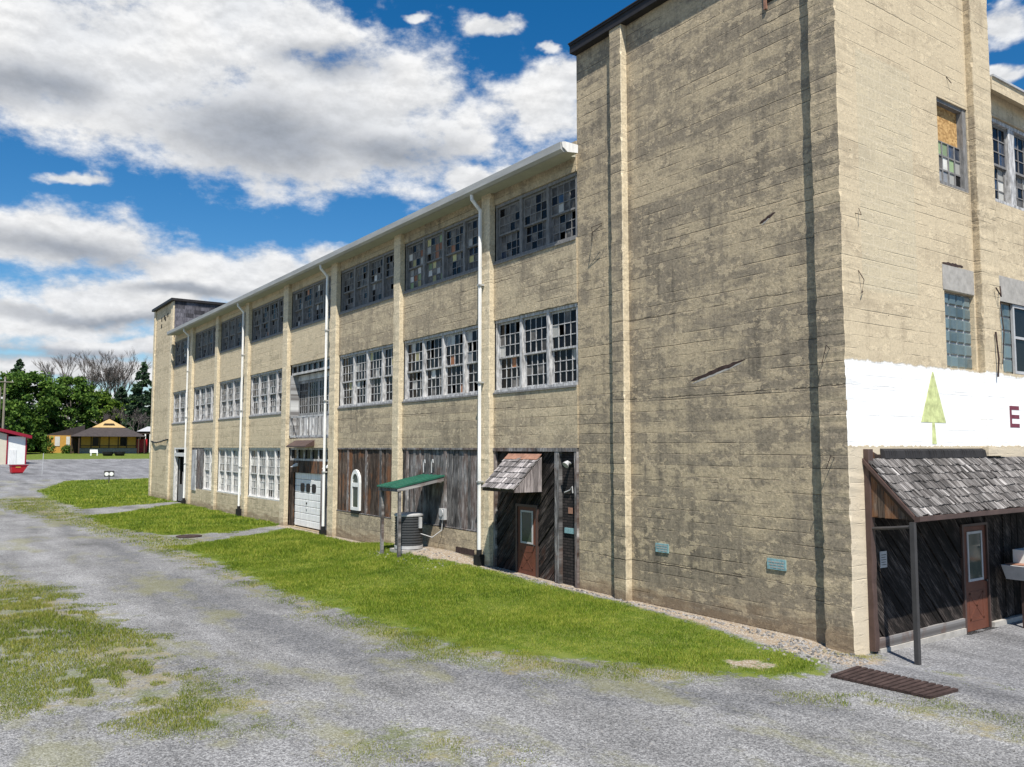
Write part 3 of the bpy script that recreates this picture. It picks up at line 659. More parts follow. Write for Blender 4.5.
# ---- bay H: far door
a, b = BAYS[7]
w = MB('L', BW); vboards(w, a, 48.0, 0, H1, 0.05, 0.06, 0.3); w.box(51.3, 52.3, -0.002, 0.3, 0, H1) ; w.build('side_panel', M['bay'], fac)
w = MB('L', BW); w.box(51.1, 51.3, -0.02, 0.2, 0, H1); w.box(48.0, 48.2, -0.02, 0.2, 0, H1); w.box(48.2, 51.1, -0.02, 0.2, 3.05, 3.3); w.box(48.2, 51.1, 0.0, 0.2, H1-0.1, H1); w.build('far_door_frame', M['winwoodw'], fac)
w = MB('L', BW); w.box(48.2, 51.1, 0.4, 0.45, 0, H1); w.build('far_doorway', M['dark'], fac)
w = MB('L', BW); w.box(48.9, 51.0, 0.25, 0.3, 0.02, 1.15); w.box(48.9, 49.05, 0.25, 0.3, 1.15, 2.9); w.box(50.85, 51.0, .25, .3, 1.15, 2.9); w.box(49.9, 50.0, .25, .3, 1.15, 2.0); w.build('far_door', M['winwoodd'], fac)

# ---- far tower
w = MB('L'); w.box(52.32, 58.3, 0.06, 7.0, -0.6, 14.02); w.build('far_tower_wall', M['bay'], fac)
w = MB('L'); w.rough(52.3, 52.9, -0.02, 0.1, -0.5, 13.98); w.build('pilaster', M['pil'], fac)
w = MB('L'); w.rough(57.8, 58.32, -0.02, 0.1, -0.5, 13.98); w.build('pilaster', M['pil'], fac)
w = MB('R'); zz = 11.5
while zz < 13.95:
    x0 = 0.10
    while x0 < 6.9:
        x1 = min(6.95, x0+R.uniform(0.5, 0.9)); w.box(x0+.004, x1-.004, 52.26+R.uniform(-.012, .012), 52.32, zz+.004, zz+0.3); x0 = x1
    zz += 0.28
w.build('slate_cladding', M['slate'], fac)
w = MB('L'); w.box(52.12, 58.45, -0.18, 7.1, 14.03, 14.2); w.build('coping', M['coping'], fac)
w = MB('L', 0.06)
for (p, q) in ((55.9, 13.0), (55.1, 13.05), (54.7, 12.9), (55.9, 12.5), (54.0, 13.1)): w.box(p, p+0.28, -0.01, 0.02, q, q+0.3)
w.build('putlog_holes', M['dark'], fac)
w = MB('W'); w.tube([(0.03, 58.1, 4.15), (-0.08, 56.5, 4.0), (-0.05, 55.0, 4.05), (-0.1, 53.4, 4.15), (-0.05, 52.4, 4.22)], 0.05, 6); w.build('cable', M['black'], fac)

# ---- downspouts
for (c, bot) in ((12.22, 0.55), (24.22, 0.32), (35.72, 0.5), (47.3, 0.35)):
    w = MB('W'); w.tube([(-0.44, c, 11.44), (-0.42, c, 11.25), (-0.13, c-0.02, 10.95), (-0.12, c, 10.6), (-0.12, c, bot)], 0.058, 8)
    o = w.build('downspout', M['white'], fac)
    for zz_ in (2.6, 5.6, 8.6): w = MB('W'); w.box(-0.185, 0.0, c-0.075, c+0.075, zz_, zz_+0.05); w.build('strap', M['gutter'], o)
    w = MB('W'); w.tube([(-0.12, c, bot-0.55), (-0.12, c, bot+0.05)], 0.085, 8); w.box(-0.24, 0.0, c-0.13, c+0.13, bot-0.55, bot-0.1); w.build('splash_boot', M['black'], o)
w = MB('W'); w.box(-0.16, -0.05, 11.84, 11.90, 0.5, 11.0); w.v = []; w.f = []; w.mi = []

# ---- right-hand end: windows, painting, wing
w = MB('R', 0.0); A, B, Z0, Z1 = OPEN[0]
w.box(A, A+0.08, 0.06, 0.30, Z0, Z1); w.box(B-0.16, B, 0.03, 0.30, Z0, Z1); w.box(A+.08, B-.16, 0.04, 0.3, Z1-0.08, Z1); w.box(A+.08, B-.16, 0.02, 0.3, Z0, Z0+0.08)
fw = w.build('boarded_window', M['winwoodd'], fac); fw['label'] = 'upper window half boarded with orange strand board over broken panes'
w = MB('R'); w.box(A+.08, B-.16, 0.16, 0.18, Z0+1.02, Z1-.08); w.build('strand_board', M['osb'], fw)
s = MB('R'); rr = random.Random(5); a0, a1, z0, z1 = A+.08, B-.16, Z0+.08, Z0+1.02; nc, nr = 4, 3
for k in range(nc+1): x = a0+(a1-a0)*k/nc; s.box(max(a0, x-0.02), min(a1, x+0.02), 0.10, 0.14, z0, z1)
for k in range(nr+1):
    z = z0+(z1-z0)*k/nr
    for q in range(nc): s.box(a0+(a1-a0)*q/nc+.02, a0+(a1-a0)*(q+1)/nc-.02, 0.103, 0.137, max(z0, z-0.018), min(z1, z+0.018))
pal = [['gcurt', 'gcurt', 'gpaper', 'gdark'], ['gdust', 'gpaper', 'ggrn', 'gpaper'], ['ggrn', 'ggrn', 'gblue', 'gblue']]
for q in range(nc):
    for k in range(nr):
        s.quad([(a0+(a1-a0)*q/nc, 0.12, z0+(z1-z0)*k/nr), (a0+(a1-a0)*(q+1)/nc, 0.12, z0+(z1-z0)*k/nr), (a0+(a1-a0)*(q+1)/nc, 0.122, z0+(z1-z0)*(k+1)/nr), (a0+(a1-a0)*q/nc, 0.122, z0+(z1-z0)*(k+1)/nr)], 1+PI[pal[k][q]])
s.build('sash', [M['winwoodd']]+[M[k] for k in PANES], fw, fix=False)
def blocks(fr, off, a0, a1, z0, z1, nc, nr, d):
    w = MB(fr, off); w.box(a0, a1, d+0.03, d+0.1, z0, z1); o = w.build('glass_block_window', M['lightgrey'], fac)
    s = MB(fr, off)
    for q in range(nc):
        for k in range(nr):
            p0, p1 = a0+(a1-a0)*q/nc+.012, a0+(a1-a0)*(q+1)/nc-.012; r0, r1 = z0+(z1-z0)*k/nr+.012, z0+(z1-z0)*(k+1)/nr-.012
            c = 0.03; P = [(p0, d+.028, r0), (p1, d+.028, r0), (p1, d+.028, r1), (p0, d+.028, r1), (p0+c, d, r0+c), (p1-c, d, r0+c), (p1-c, d, r1-c), (p0+c, d, r1-c)]
            s.hexa(P)
    s.build('glass_block', M['gblock'], o)
A, B, Z0, Z1 = OPEN[1]; blocks('R', 0, A+.01, B-.01, Z0+.01, Z1-.01, 4, 6, 0.07)
w = MB('R', 0); w.box(A-0.06, B+0.02, -0.012, 0.03, 6.99, 7.52); w.build('patched_lintel', M['padconc'], fac)
w = MB('R', 0); gouge(w, 3.6, 7.55, 4.5, 7.57, 0.05, 0.0); w.build('spalled_gouge', M['rust'], fac)
# painted fir tree and letters on the white band
t0 = -0.004
w = MB('R'); w.prism([(2.53, 4.16), (3.50, 4.16), (3.07, 5.20), (3.03, 5.20)], t0, 0.001); w.prism([(2.955, 4.155), (3.05, 4.155), (3.10, 3.72), (2.93, 3.72)], t0, 0.001)
w.build('painted_tree', M['treegreen'], fac)
w = MB('R'); DW = 0.255
# ---- right wing set back beyond the tower
WO = 0.10
w = MB('R')
OPW = [(6.20, 12.6, 9.38, 11.45), (6.22, 8.6, 5.36, 7.02), (10.2, 12.6, 5.36, 7.0)]
wall_with_openings(w, 5.845, 22, -0.6, 12.0, WO, WO+0.4, OPW); w.build('wing_wall', M['pale'], fac)
w = MB('R'); w.prof([(WO-0.26, 11.86), (WO-0.26, 12.16), (WO+0.4, 12.16), (WO+0.4, 12.0), (WO, 11.98)], 5.85, 22); w.build('wing_cornice', M['pale'], fac)
w = MB('R'); w.box(5.86, 22, WO-0.30, 9.0, 12.162, 12.21); w.build('wing_coping', M['lightgrey'], fac)
w = MB('R'); w.box(5.9, 22, WO+1.2, WO+1.3, -0.5, 12.0); w.build('interior_wall', M['dark'], fac)
def mw(rr, h, i, q, k): return pick(rr, [('gblue', 44), ('gdark', 30), ('ggrn', 3), ('gpaper', 9), ('gora', 3), ('gdust', 8)])
window('window', 'R', WO, 6.22, 12.58, 9.39, 11.44, 5, mw, [M['winwood'], M['winwoodd']], seed=120, cols=3, mull=0.3)
w = MB('R'); w.box(6.2, 8.6, WO-0.03, WO+0.05, 7.02, 7.62); w.build('patched_lintel', M['padconc'], fac)
blocks('R', WO, 6.23, 6.95, 5.37, 7.01, 2, 5, 0.05)
w = MB('R', WO)
for q in ((6.96, 7.03, 5.37, 7.01), (8.5, 8.6, 5.37, 7.01), (7.03, 8.5, 6.94, 7.01), (7.03, 8.5, 5.37, 5.44), (7.03, 8.5, 6.2, 6.26)): w.box(q[0], q[1], 0.0, 0.06, q[2], q[3])
hw_ = w.build('steel_window', M['lightgrey'], fac)
w = MB('R', WO); w.box(7.03, 8.5, 0.04, 0.05, 5.44, 6.94); w.build('pane', M['gdark'], hw_)
# letters E V (the word runs on out of the picture)
zL, zH = 4.11, 4.61
w = MB('R', WO); e0 = 6.56
w.box(e0, e0+0.10, t0, 0.001, zL, zH)
for z in (zL, (zL+zH)/2-0.045, zH-0.09): w.box(e0+0.1, e0+0.47, t0, 0.001, z, z+0.09)
w.build('painted_letter', M['maroon'], fac)
w = MB('R', WO); e0 = 7.36
w.prism([(e0, zH), (e0+0.1, zH), (e0+0.27, zL), (e0+0.17, zL)], t0, 0.001); w.prism([(e0+0.44, zH), (e0+0.34, zH), (e0+0.221, zL+.12), (e0+0.27, zL)], t0, 0.001)
w.build('painted_letter', M['maroon'], fac)

# ---- porch on the end wall
PX0, PX1, PY, PZ0, PZ1 = 0.46, 13.0, -0.95, 2.44, 3.42
w = MB('W'); shingles(w, (PX0, PY, PZ0), (PX1, PY, PZ0), (0, 0.90, PZ1-PZ0), 7, 0.115, 0.030, jit=0.055); w.build('porch_shingles', M['shingle'], fac)
w = MB('R'); w.prof([(PY+0.01, PZ0-0.02), (PY+0.01, PZ0-0.10), (PY+0.08, PZ0-0.10), (0.0, PZ1-0.14), (0.0, PZ1-0.005)], PX0+0.01, PX1); w.build('porch_deck', M['trimdark'], fac)
w = MB('R'); w.prof([(PY-0.10, PZ0+0.0), (PY-0.10, PZ0-0.08), (PY-0.02, PZ0-0.10), (PY+0.008, PZ0-0.10), (PY+0.008, PZ0+.0)], PX0-0.02, PX1); w.build('porch_gutter', M['brownmetal'], fac)
w = MB('R'); w.prof([(PY, PZ0-0.06), (PY, PZ0+0.015), (0.0, PZ1+0.03), (0.0, PZ1-0.05)], PX0-0.04, PX0+0.008); w.build('rake_board', M['brownmetal'], fac)
# curled shingle flashing under the band
w = MB('R'); a = 1.05
while a < 5.28:
    b = a+R.uniform(0.05, 0.11); w.hexa([(a, -0.10, PZ1+0.02), (b, -0.10, PZ1+0.02), (b-0.03, -0.02, PZ1+0.02), (a-.03, -0.02, PZ1+0.02), (a, -0.07+R.uniform(-.02, .01), PZ1+0.17), (b-.006, -0.07, PZ1+0.17), (b-0.036, -0.005, PZ1+0.21), (a-.03, -0.005, PZ1+0.21)]); a = b
w.build('ridge_shingles', M['roofing'], fac)
w = MB('R'); w.box(0.62, 0.95, -0.06, -0.005, PZ1+0.03, PZ1+0.10); w.hexa([(0.62, -0.05, PZ1+.1), (0.95, -0.05, PZ1+.02), (0.95, -0.01, PZ1+.02), (0.62, -0.01, PZ1+.1), (0.62, -0.05, PZ1+.18), (0.97, -0.05, PZ1+.06), (.97, -0.01, PZ1+.06), (.62, -.01, PZ1+.18)]); w.build('ridge_remnant', M['rustwood'], fac)
# gable boards and corner trim
w = MB('L'); y0 = PY+0.06
while y0 < -0.03:
    y1 = min(-0.01, y0+0.13); f = lambda y: PZ0-0.03+(y-PY)/(-PY)*(PZ1-PZ0)
    P = [(y0+.003, PX0+.03, PZ0-0.07+R.uniform(0, .03)), (y1-.003, PX0+.03, PZ0-0.07), (y1-.003, PX0+.055, PZ0-0.07), (y0+.003, PX0+.055, PZ0-0.07), (y0+.003, PX0+.03, f(y0)), (y1-.003, PX0+.03, f(y1)), (y1-.003, PX0+.055, f(y1)), (y0+.003, PX0+.055, f(y0))]
    w.hexa(P); y0 = y1
w.build('gable_boards', M['gablewood'], fac)
w = MB('R'); w.rough(0.46, 0.60, -0.12, -0.005, -0.05, 3.62, step=0.2, chip=0.1, cmax=0.03); w.build('corner_trim', M['brownmetal'], fac)
w = MB('R'); diag(w, 0.62, 3.78, 0.16, 3.3, -0.05, 0.04, 0.15, -1); diag(w, 3.78, 4.86, 2.06, 3.3, -0.05, 0.04, 0.15, -1); w.build('porch_boards', M['darkwoodR'], fac)
w = MB('R'); vboards(w, 4.86, 12.9, -0.2, 3.3, -0.05, 0.04, 0.15); w.build('porch_vertical_boards', M['darkwoodR'], fac)
w = MB('R'); w.box(0.62, 3.78, -0.09, -0.004, -0.02, 0.155); w.build('porch_kickboard', M['greywood'], fac)
w = MB('R'); w.box(0.62, 3.75, -0.12, -0.004, -0.4, -0.03); w.box(4.9, 12.9, -0.14, -0.004, -0.4, -0.05); w.build('porch_plinth', M['padconc'], fac)
w = MB('R'); w.box(3.78, 3.84, -0.10, -0.004, -0.15, 2.06); w.box(4.81, 4.86, -0.10, -0.004, -0.15, 2.06); w.box(3.84, 4.81, -0.10, -0.004, 2.01, 2.06); w.box(3.7, 4.95, -0.2, -0.004, -0.4, -0.15); w.build('door_frame', M['brownmetal'], fac)
door('R', 0.0, 3.85, 4.80, -0.14, 2.0, -0.065, -1)
gp = g1(0.42, -0.93)
w = MB('W'); w.box(0.38, 0.465, -0.965, -0.885, gp-0.2, PZ0-0.1); w.build('porch_post', M['steelgrey'], fac)
w = MB('W'); w.tube([(0.45, -0.92, 2.26), (0.48, -0.45, 2.20), (0.52, -0.08, 2.16)], 0.035, 6); w.build('porch_brace', M['steelgrey'], fac)
w = MB('W'); w.box(6.02, 6.08, -0.95, -0.89, 1.3, PZ0-0.1); w.build('porch_brace', M['steelgrey'], fac)

# ================================================================== small things by the factory
o = MB('R'); o.box(0.78, 1.0, -0.08, -0.063, 1.42, 1.72); sgn = o.build('notice_sign', M['lightgrey']); tag(sgn, 'small pale notice sheet on dark diagonal porch boards beside the corner', 'sign')
w = MB('R')
for k in range(5): w.box(0.81, 0.97-0.02*(k % 2), -0.0835, -0.081, 1.47+k*0.045, 1.48+k*0.045)
w.build('print_lines', M['black'], sgn)
for n_, (a, b, z0, z1, lab) in enumerate(((4.72, 5.12, 1.24, 1.44, 'faded turquoise wall plate nearer the white edged pilaster at the left'), (1.55, 1.99, 1.22, 1.43, 'faded turquoise wall plate nearer the tower corner at the right'))):
    w = MB('L'); w.box(a, b, TW-0.03, TW+0.005, z0, z1); pl = w.build('wall_plate', M['turq']); tag(pl, lab, 'plate', 'turquoise plates on the tower wall')
    s = MB('L'); rr = random.Random(n_)
    for k in range(3):
        x = a+0.04
        while x < b-0.08:
            x2 = x+rr.uniform(0.03, 0.10); s.box(x, min(x2, b-0.03), TW-0.0345, TW-0.032, z0+0.03+k*0.055, z0+0.055+k*0.055); x = x2+0.02
    s.build('worn_marks', M['padconc'], pl)
# shelter over the condenser
gS = g1(-0.9, 15.2)
sh = thing('shelter', (-0.9, 15.2, gS), 'lean to shelter with green metal roof on grey timber posts above the condenser', 'shelter')
w = MB('L'); w.hexa([(14.7, -1.62, 2.36), (16.1, -1.62, 2.36), (16.1, BW-.02, 2.70), (14.7, BW-.02, 2.70), (14.7, -1.62, 2.40), (16.1, -1.62, 2.40), (16.1, BW-.02, 2.74), (14.7, BW-.02, 2.74)])
for k in range(6): a = 14.71+k*0.272; w.hexa([(a, -1.62, 2.40), (a+.02, -1.62, 2.40), (a+.02, BW-.02, 2.74), (a, BW-.02, 2.74), (a, -1.62, 2.42), (a+.02, -1.62, 2.42), (a+.02, BW-.02, 2.76), (a, BW-.02, 2.76)])
w.build('roof', M['greenroof'], sh)
w = MB('L')
for a in (14.72, 16.02): w = MB('L'); w.hexa([(a, -1.58, 2.24), (a+.05, -1.58, 2.24), (a+.05, BW-.03, 2.56), (a, BW-.03, 2.56), (a, -1.58, 2.362), (a+.05, -1.58, 2.362), (a+.05, BW-.03, 2.692), (a, BW-.03, 2.692)]); w.build('rafter', M['greywood'], sh)
w = MB('L'); w.box(14.78, 16.01, -1.58, -1.53, 2.25, 2.36); w.build('front_beam', M['greywood'], sh)
for a in (14.78, 15.98):
    w = MB('L'); w.box(a-0.045, a+0.045, -1.52, -1.43, g1(-1.47, a)-0.1, 2.26); w.build('post', M['greywood'], sh)
# condenser
cx_, cy_ = -0.72, 15.55; gc = g1(cx_, cy_)
w = MB('W'); w.box(-1.18, -0.25, 15.1, 16.0, gc-0.1, gc+0.06); pad = w.build('concrete_pad', M['padconc']); tag(pad, 'square concrete pad in the grass under the round condenser', 'pad')
ac = thing('air_conditioner', (cx_, cy_, gc+.07), 'round dark grey louvred air conditioning condenser under the green shelter roof', 'air conditioner')
w = MB('W'); prof = [(0.40, 0.10)]
for k in range(11): z = 0.12+k*0.085; prof += [(0.46, z), (0.46, z+0.045), (0.435, z+0.06), (0.435, z+0.08)]
prof += [(0.40, 1.06)]
w.lathe((cx_, cy_, gc+.07), prof, 32); w.build('louvre_body', M['acgrey'], ac)
w = MB('W'); w.lathe((cx_, cy_, gc+.07), [(0.47, 1.05), (0.48, 1.07), (0.48, 1.12), (0.40, 1.15), (0.1, 1.16)], 32); w.build('top_cap', M['lightgrey'], ac)
w = MB('W'); w.lathe((cx_, cy_, gc+.07), [(0.42, 0.0), (0.47, 0.01), (0.47, 0.11), (0.42, 0.12)], 32); w.build('base_ring', M['lightgrey'], ac)
w = MB('W'); w.box(cx_+0.12, cx_+0.22, cy_-0.50, cy_-0.42, gc+.75, gc+1.1); w.build('service_panel', M['lightgrey'], ac)
em = MB('L', BW); em.box(14.6, 14.92, -0.10, 0.01, 1.30, 1.66); em = em.build('electric_box', M['lightgrey']); tag(em, 'grey electric disconnect box on the grey boards right of the shelter', 'electric box')
w = MB('W'); w.tube([(BW-.05, 14.76, 1.52), (BW-.13, 14.76, 1.52)], 0.12, 14); w.build('meter_dial', M['lightgrey'], em)
w = MB('W'); w.tube([(BW-.05, 14.76, 1.3), (BW-.06, 14.8, 0.95), (-0.15, 15.0, 0.72), (-0.5, 15.15, 0.85)], 0.018, 6); tag(w.build('cable', M['lightgrey']), 'thin grey cable looping from electric box down to the condenser', 'cable')
for (a, zt_) in ((16.1, 3.2), (15.55, 3.22)):
    w = MB('L', BW); w.tube([(a, -0.03, 2.8), (a, -0.03, zt_), (a-0.12, -0.05, zt_+0.03), (a-0.14, -0.05, zt_-0.08)], 0.02, 6); w.build('vent_pipe', M['lightgrey'], fac)
# drain grate and manhole
c = [(-1.85, -0.79), (-1.0, -0.72), (-0.98, -2.28), (-1.70, -2.24)]
dg = thing('drain_grate', (-1.4, -1.5, g1(-1.4, -1.5)), 'long rusty barred drain grate set in the paving by the tower corner', 'drain grate')
w = MB('W'); N = 15; w2 = MB('W')
for k in range(N):
    t_ = k/(N-1); p = Vector(c[0]).lerp(Vector(c[3]), t_); q = Vector(c[1]).lerp(Vector(c[2]), t_); dd = (Vector(c[3])-Vector(c[0])).normalized()*0.036
    zp, zq = g1(*p)+0.045, g1(*q)+0.045
    w.hexa([(p.x-dd.x, p.y-dd.y, zp-.06), (q.x-dd.x, q.y-dd.y, zq-.06), (q.x+dd.x, q.y+dd.y, zq-.06), (p.x+dd.x, p.y+dd.y, zp-.06), (p.x-dd.x, p.y-dd.y, zp), (q.x-dd.x, q.y-dd.y, zq), (q.x+dd.x, q.y+dd.y, zq), (p.x+dd.x, p.y+dd.y, zp)])
w.build('grate_bars', M['rust'], dg)
w2.quad([(x, y, g1(x, y)+0.012) for x, y in c]); w2.build('grate_sump', M['dark'], dg)
w = MB('W'); gm = g1(-4.85, 26.8); w.lathe((-4.85, 26.8, gm), [(0.50, -0.05), (0.50, 0.05), (0.42, 0.06), (0.42, 0.045), (0.05, 0.045)], 20); tag(w.build('manhole_cover', M['rust']), 'round rusty manhole cover where the gravel path crosses the lawn', 'manhole cover')
# junk under the porch
tr_ = thing('metal_trough', (5.6, -0.5, g1(5.6, -.5)), 'rusty topped white metal trough on dark brackets beside the porch door', 'trough')
w = MB('R'); w.hexa([(5.15, -0.80, 0.86), (6.9, -0.80, 0.86), (6.9, -0.30, 0.86), (5.15, -0.30, 0.86), (5.05, -0.85, 1.16), (7.0, -0.85, 1.16), (7.0, -0.25, 1.16), (5.05, -0.25, 1.16)]); w.build('basin', M['lightgrey'], tr_)
w = MB('R'); w.box(5.15, 6.6, -0.8, -0.3, 1.165, 1.18); w.build('rusty_lid', M['rustorange'], tr_)
for a in (5.3, 6.6):
    w = MB('R'); w.box(a, a+0.07, -0.6, -0.52, -0.25, 0.858); w.build('leg', M['rust'], tr_)
bx = MB('R'); bx.hexa([(5.45, -0.65, 1.182), (6.25, -0.65, 1.182), (6.25, -0.32, 1.182), (5.45, -0.32, 1.182), (5.45, -0.65, 1.46), (6.25, -0.65, 1.46), (6.25, -0.32, 1.46), (5.45, -0.32, 1.46)])
bx = bx.build('microwave_oven', M['whitewall']); tag(bx, 'small white microwave shaped box standing on the metal trough', 'microwave')
w = MB('R'); w.box(5.50, 5.98, -0.662, -0.648, 1.21, 1.43); w.build('door_window', M['gdark'], bx)
w = MB('R'); w.box(6.03, 6.2, -0.662, -0.648, 1.22, 1.42); w.build('control_panel', M['lightgrey'], bx)
for k in range(7):
    z = -0.22+k*0.13; w = MB('R'); w.box(6.95+R.uniform(-.1, .1), 8.4+R.uniform(-.1, .1), -0.7+R.uniform(-.08, .02), -0.2, z, z+0.115)
    tag(w.build('stacked_timber', M['greywood']), 'weathered timber in the pile at the far end of the porch', 'timber', 'timbers piled under the porch')

# ================================================================== GROUND
def sdist(px, py, poly):
    """signed distance, positive inside"""
    P = np.array(poly); d = np.full(px.shape, 1e9); ins = np.zeros(px.shape, bool)
    for i in range(len(P)):
        a, b = P[i], P[(i+1) % len(P)]; e = b-a; L = (e**2).sum()
        t_ = np.clip(((px-a[0])*e[0]+(py-a[1])*e[1])/L, 0, 1)
        d = np.minimum(d, np.hypot(px-a[0]-t_*e[0], py-a[1]-t_*e[1]))
        c = ((a[1] > py) != (b[1] > py)); 
        with np.errstate(divide='ignore', invalid='ignore'):
            ins ^= c & (px < (b[0]-a[0])*(py-a[1])/(b[1]-a[1]+1e-12)+a[0])
    return np.where(ins, d, -d)
LAWN = [[(0.2, 28.3), (-0.9, 27.42), (-4.0, 25.0), (-6.3, 23.7), (-6.1, 19.28), (-6.3, 13.44), (-6.1, 9.14), (-5.95, 6.34), (-5.75, 4.49), (-4.95, 2.98), (-4.25, 2.08), (-3.85, 1.32), (-3.3, .43), (-2.6, -.30), (-1.73, -.62), (-0.95, -.1), (-0.85, 1.3), (-0.5, 2.9), (-.12, 6), (-.2, 12.3), (-.45, 14), (0.2, 19)],
        [(-6.7, 40.5), (-3.0, 44.5), (-0.3, 48.2), (0.2, 48.2), (0.2, 29.6), (-0.6, 29.3), (-3.03, 27.5), (-5.5, 28.0), (-6.9, 33)],
        [(-6.6, 58), (-6.0, 72), (-2.5, 84), (5, 85.5), (20, 84), (20, 60), (0.2, 59), (0.2, 50.2), (-0.6, 49.8), (-6.0, 46.2)],
        [(-60, 126), (-8, 130), (2, 134), (40, 132), (80, 128), (80, 300), (-60, 300)]]
SPARSE = [[(-14, 24), (-11.97, 20), (-10.7, 15.5), (-10.1, 8.45), (-9.9, 5.07), (-9.6, 1.9), (-10.3, 1.5), (-11.1, 2.6), (-11.5, 4.0), (-13, 4.6), (-18, 6), (-18, 24)],
          [(-9.7, 1.1), (-8.5, 1.2), (-7.8, 0.2), (-8.0, -1.0), (-9.4, 0.2)],
          [(-3.2, -0.9), (-2.6, -1.25), (-1.75, -2.6), (-1.9, -3.7), (-2.4, -4.1), (-2.75, -3.1), (-2.7, -2.0)],
          [(-0.35, 0.15), (0.0, 0.0), (0.38, -0.08), (0.42, -0.3), (-0.1, -0.4)],
          [(0.15, -1.3), (0.35, -2.3), (0.15, -4.5), (-0.15, -4.5), (-0.05, -2.4)],
          [(-6.2, 23), (-7.2, 24), (-8.0, 34), (-9.6, 45), (-10.5, 60), (-8.0, 66), (-6.3, 60), (-6.4, 45), (-6.4, 33), (-5.2, 26.5), (-3.0, 26)],
          [(-5.8, 9), (-6.0, 14), (-6.0, 20), (-6.0, 24), (-6.9, 24), (-6.9, 14), (-6.9, 9)],
          [(-6.9, 9), (-6.8, 4.3), (-5.5, 1.7), (-4.3, 0.6), (-3.0, -0.2), (-2.5, 0.5), (-4.2, 2.6), (-5.5, 6)]]
DIRT = [[(0.3, 13), (-.2, 12.4), (-.12, 6), (-.5, 2.9), (-.85, 1.3), (-.95, -.05), (-1.1, -0.6), (-0.3, -0.75), (0.3, -.5)],
        [(0.2, 17.2), (-.4, 17), (-.9, 15.2), (-1.15, 14.6), (-.95, 13.6), (-.3, 12.3), (.2, 12)], [(0.2, 30), (-.3, 29.5), (-.25, 17), (0.2, 17)],
        [(-2.45, 1.0), (-1.95, 0.7), (-1.9, 0.25), (-2.2, 0.15), (-2.6, 0.55)]]
ASPH = [[(-1.0, -0.2), (0.0, -0.1), (0.3, 0.4), (30, 0.4), (30, -9), (0.5, -9), (-1.2, -2.5)], [(-120, 87), (-5, 86), (-2, 86.5), (5, 87), (90, 87), (90, 126), (2, 131), (-8, 127), (-120, 124)]]
def best(polys, X, Y):
    d = np.full(X.shape, -1e9)
    for p in polys: d = np.maximum(d, sdist(X, Y, p))
    return np.clip(d, -3, 3)
def axis_(segs):
    out = []
    for a, b, st in segs: out += list(np.arange(a, b-1e-6, st))
    return np.array(out+[segs[-1][1]])
gx = axis_([(-1500, -100, 200), (-100, -30, 10), (-30, -14, 1.0), (-14, 1.2, 0.12), (1.2, 6, 0.3), (6, 30, 2), (30, 100, 10), (100, 1500, 200)])
gy = axis_([(-300, -40, 40), (-40, -8, 4), (-8, 30, 0.16), (30, 62, 0.4), (62, 140, 1.5), (140, 260, 10), (260, 2000, 200)])
X, Y = np.meshgrid(gx, gy); Z = gz(X, Y)
nx, ny = len(gx), len(gy)
verts = np.stack([X.ravel(), Y.ravel(), Z.ravel()], 1)
ii = (np.arange(ny-1)[:, None]*nx+np.arange(nx-1)[None, :]).ravel()
quads = np.stack([ii, ii+1, ii+nx+1, ii+nx], 1)
me = bpy.data.meshes.new('ground'); me.vertices.add(len(verts)); me.vertices.foreach_set('co', verts.ravel())
me.loops.add(quads.size); me.loops.foreach_set('vertex_index', quads.ravel().astype(np.int32))
me.polygons.add(len(quads)); me.polygons.foreach_set('loop_start', np.arange(0, quads.size, 4, dtype=np.int32)); me.polygons.foreach_set('loop_total', np.full(len(quads), 4, np.int32))
me.polygons.foreach_set('use_smooth', np.ones(len(quads), bool)); me.update(calc_edges=True)
TRACK = [[(-8.6, 27), (-7.4, 27), (-7.6, 18), (-7.3, 11), (-6.9, 6), (-5.9, 3.2), (-4.6, 1.2), (-3.2, -0.6), (-2.9, -2.4), (-4.2, -1.6), (-6.0, 0.6), (-7.6, 3.6), (-8.7, 8), (-9.1, 14), (-9.0, 20)], [(-9.6, 60), (-8.0, 60), (-7.6, 36), (-8.9, 30)]]
for nm, polys in (('track', TRACK), ('lawn', LAWN), ('sparse', SPARSE), ('dirt', DIRT), ('asphalt', ASPH)):
    at = me.attributes.new(nm, 'FLOAT', 'POINT'); at.data.foreach_set('value', best(polys, X, Y).ravel())
t = NT('gravel_and_turf'); P = t.pos()
nb = t.noise(P, 0.55, 5, 0.6); nm_ = t.noise(P, 2.6, 5, 0.65); nf = t.noise(P, 16, 5, 0.7)
vo = t.vor(P, 38, out='Color'); vd = t.vor(P, 38); vs = t.sep(vo)[0]
v2 = t.vor(P, 72, out='Color'); v2s = t.sep(v2)[1]
gcol = t.cramp(t.ma('ADD', t.ma('MULTIPLY', vs, 0.36), t.ma('ADD', t.ma('MULTIPLY', nf, 0.26), t.ma('MULTIPLY', v2s, 0.38))), [(0.2, (0.085, 0.085, 0.086)), (0.5, (0.20, 0.198, 0.197)), (0.8, (0.37, 0.366, 0.36))])
tk = t.noise(t.map(P, rot=(0, 0, rad(-14)), sc=(1.0, 0.16, 1)), 0.9, 4, 0.55)       # wheel tracks along the drive
k = t.ma('ADD', t.lin(nb, 0.3, 0.7, 0.72, 1.18), t.lin(tk, 0.35, 0.65, -0.22, 0.18)); cc = t.n('ShaderNodeCombineColor')
for i in range(3): t.put(cc.inputs[i], k)
gcol = t.mix(1.0, gcol, cc.outputs[0], 'MULTIPLY')
acol = t.cramp(t.ma('ADD', t.ma('MULTIPLY', nf, 0.5), t.ma('MULTIPLY', vs, 0.5)), [(0.25, (0.11, 0.11, 0.115)), (0.6, (0.215, 0.215, 0.22)), (0.9, (0.36, 0.355, 0.36))])
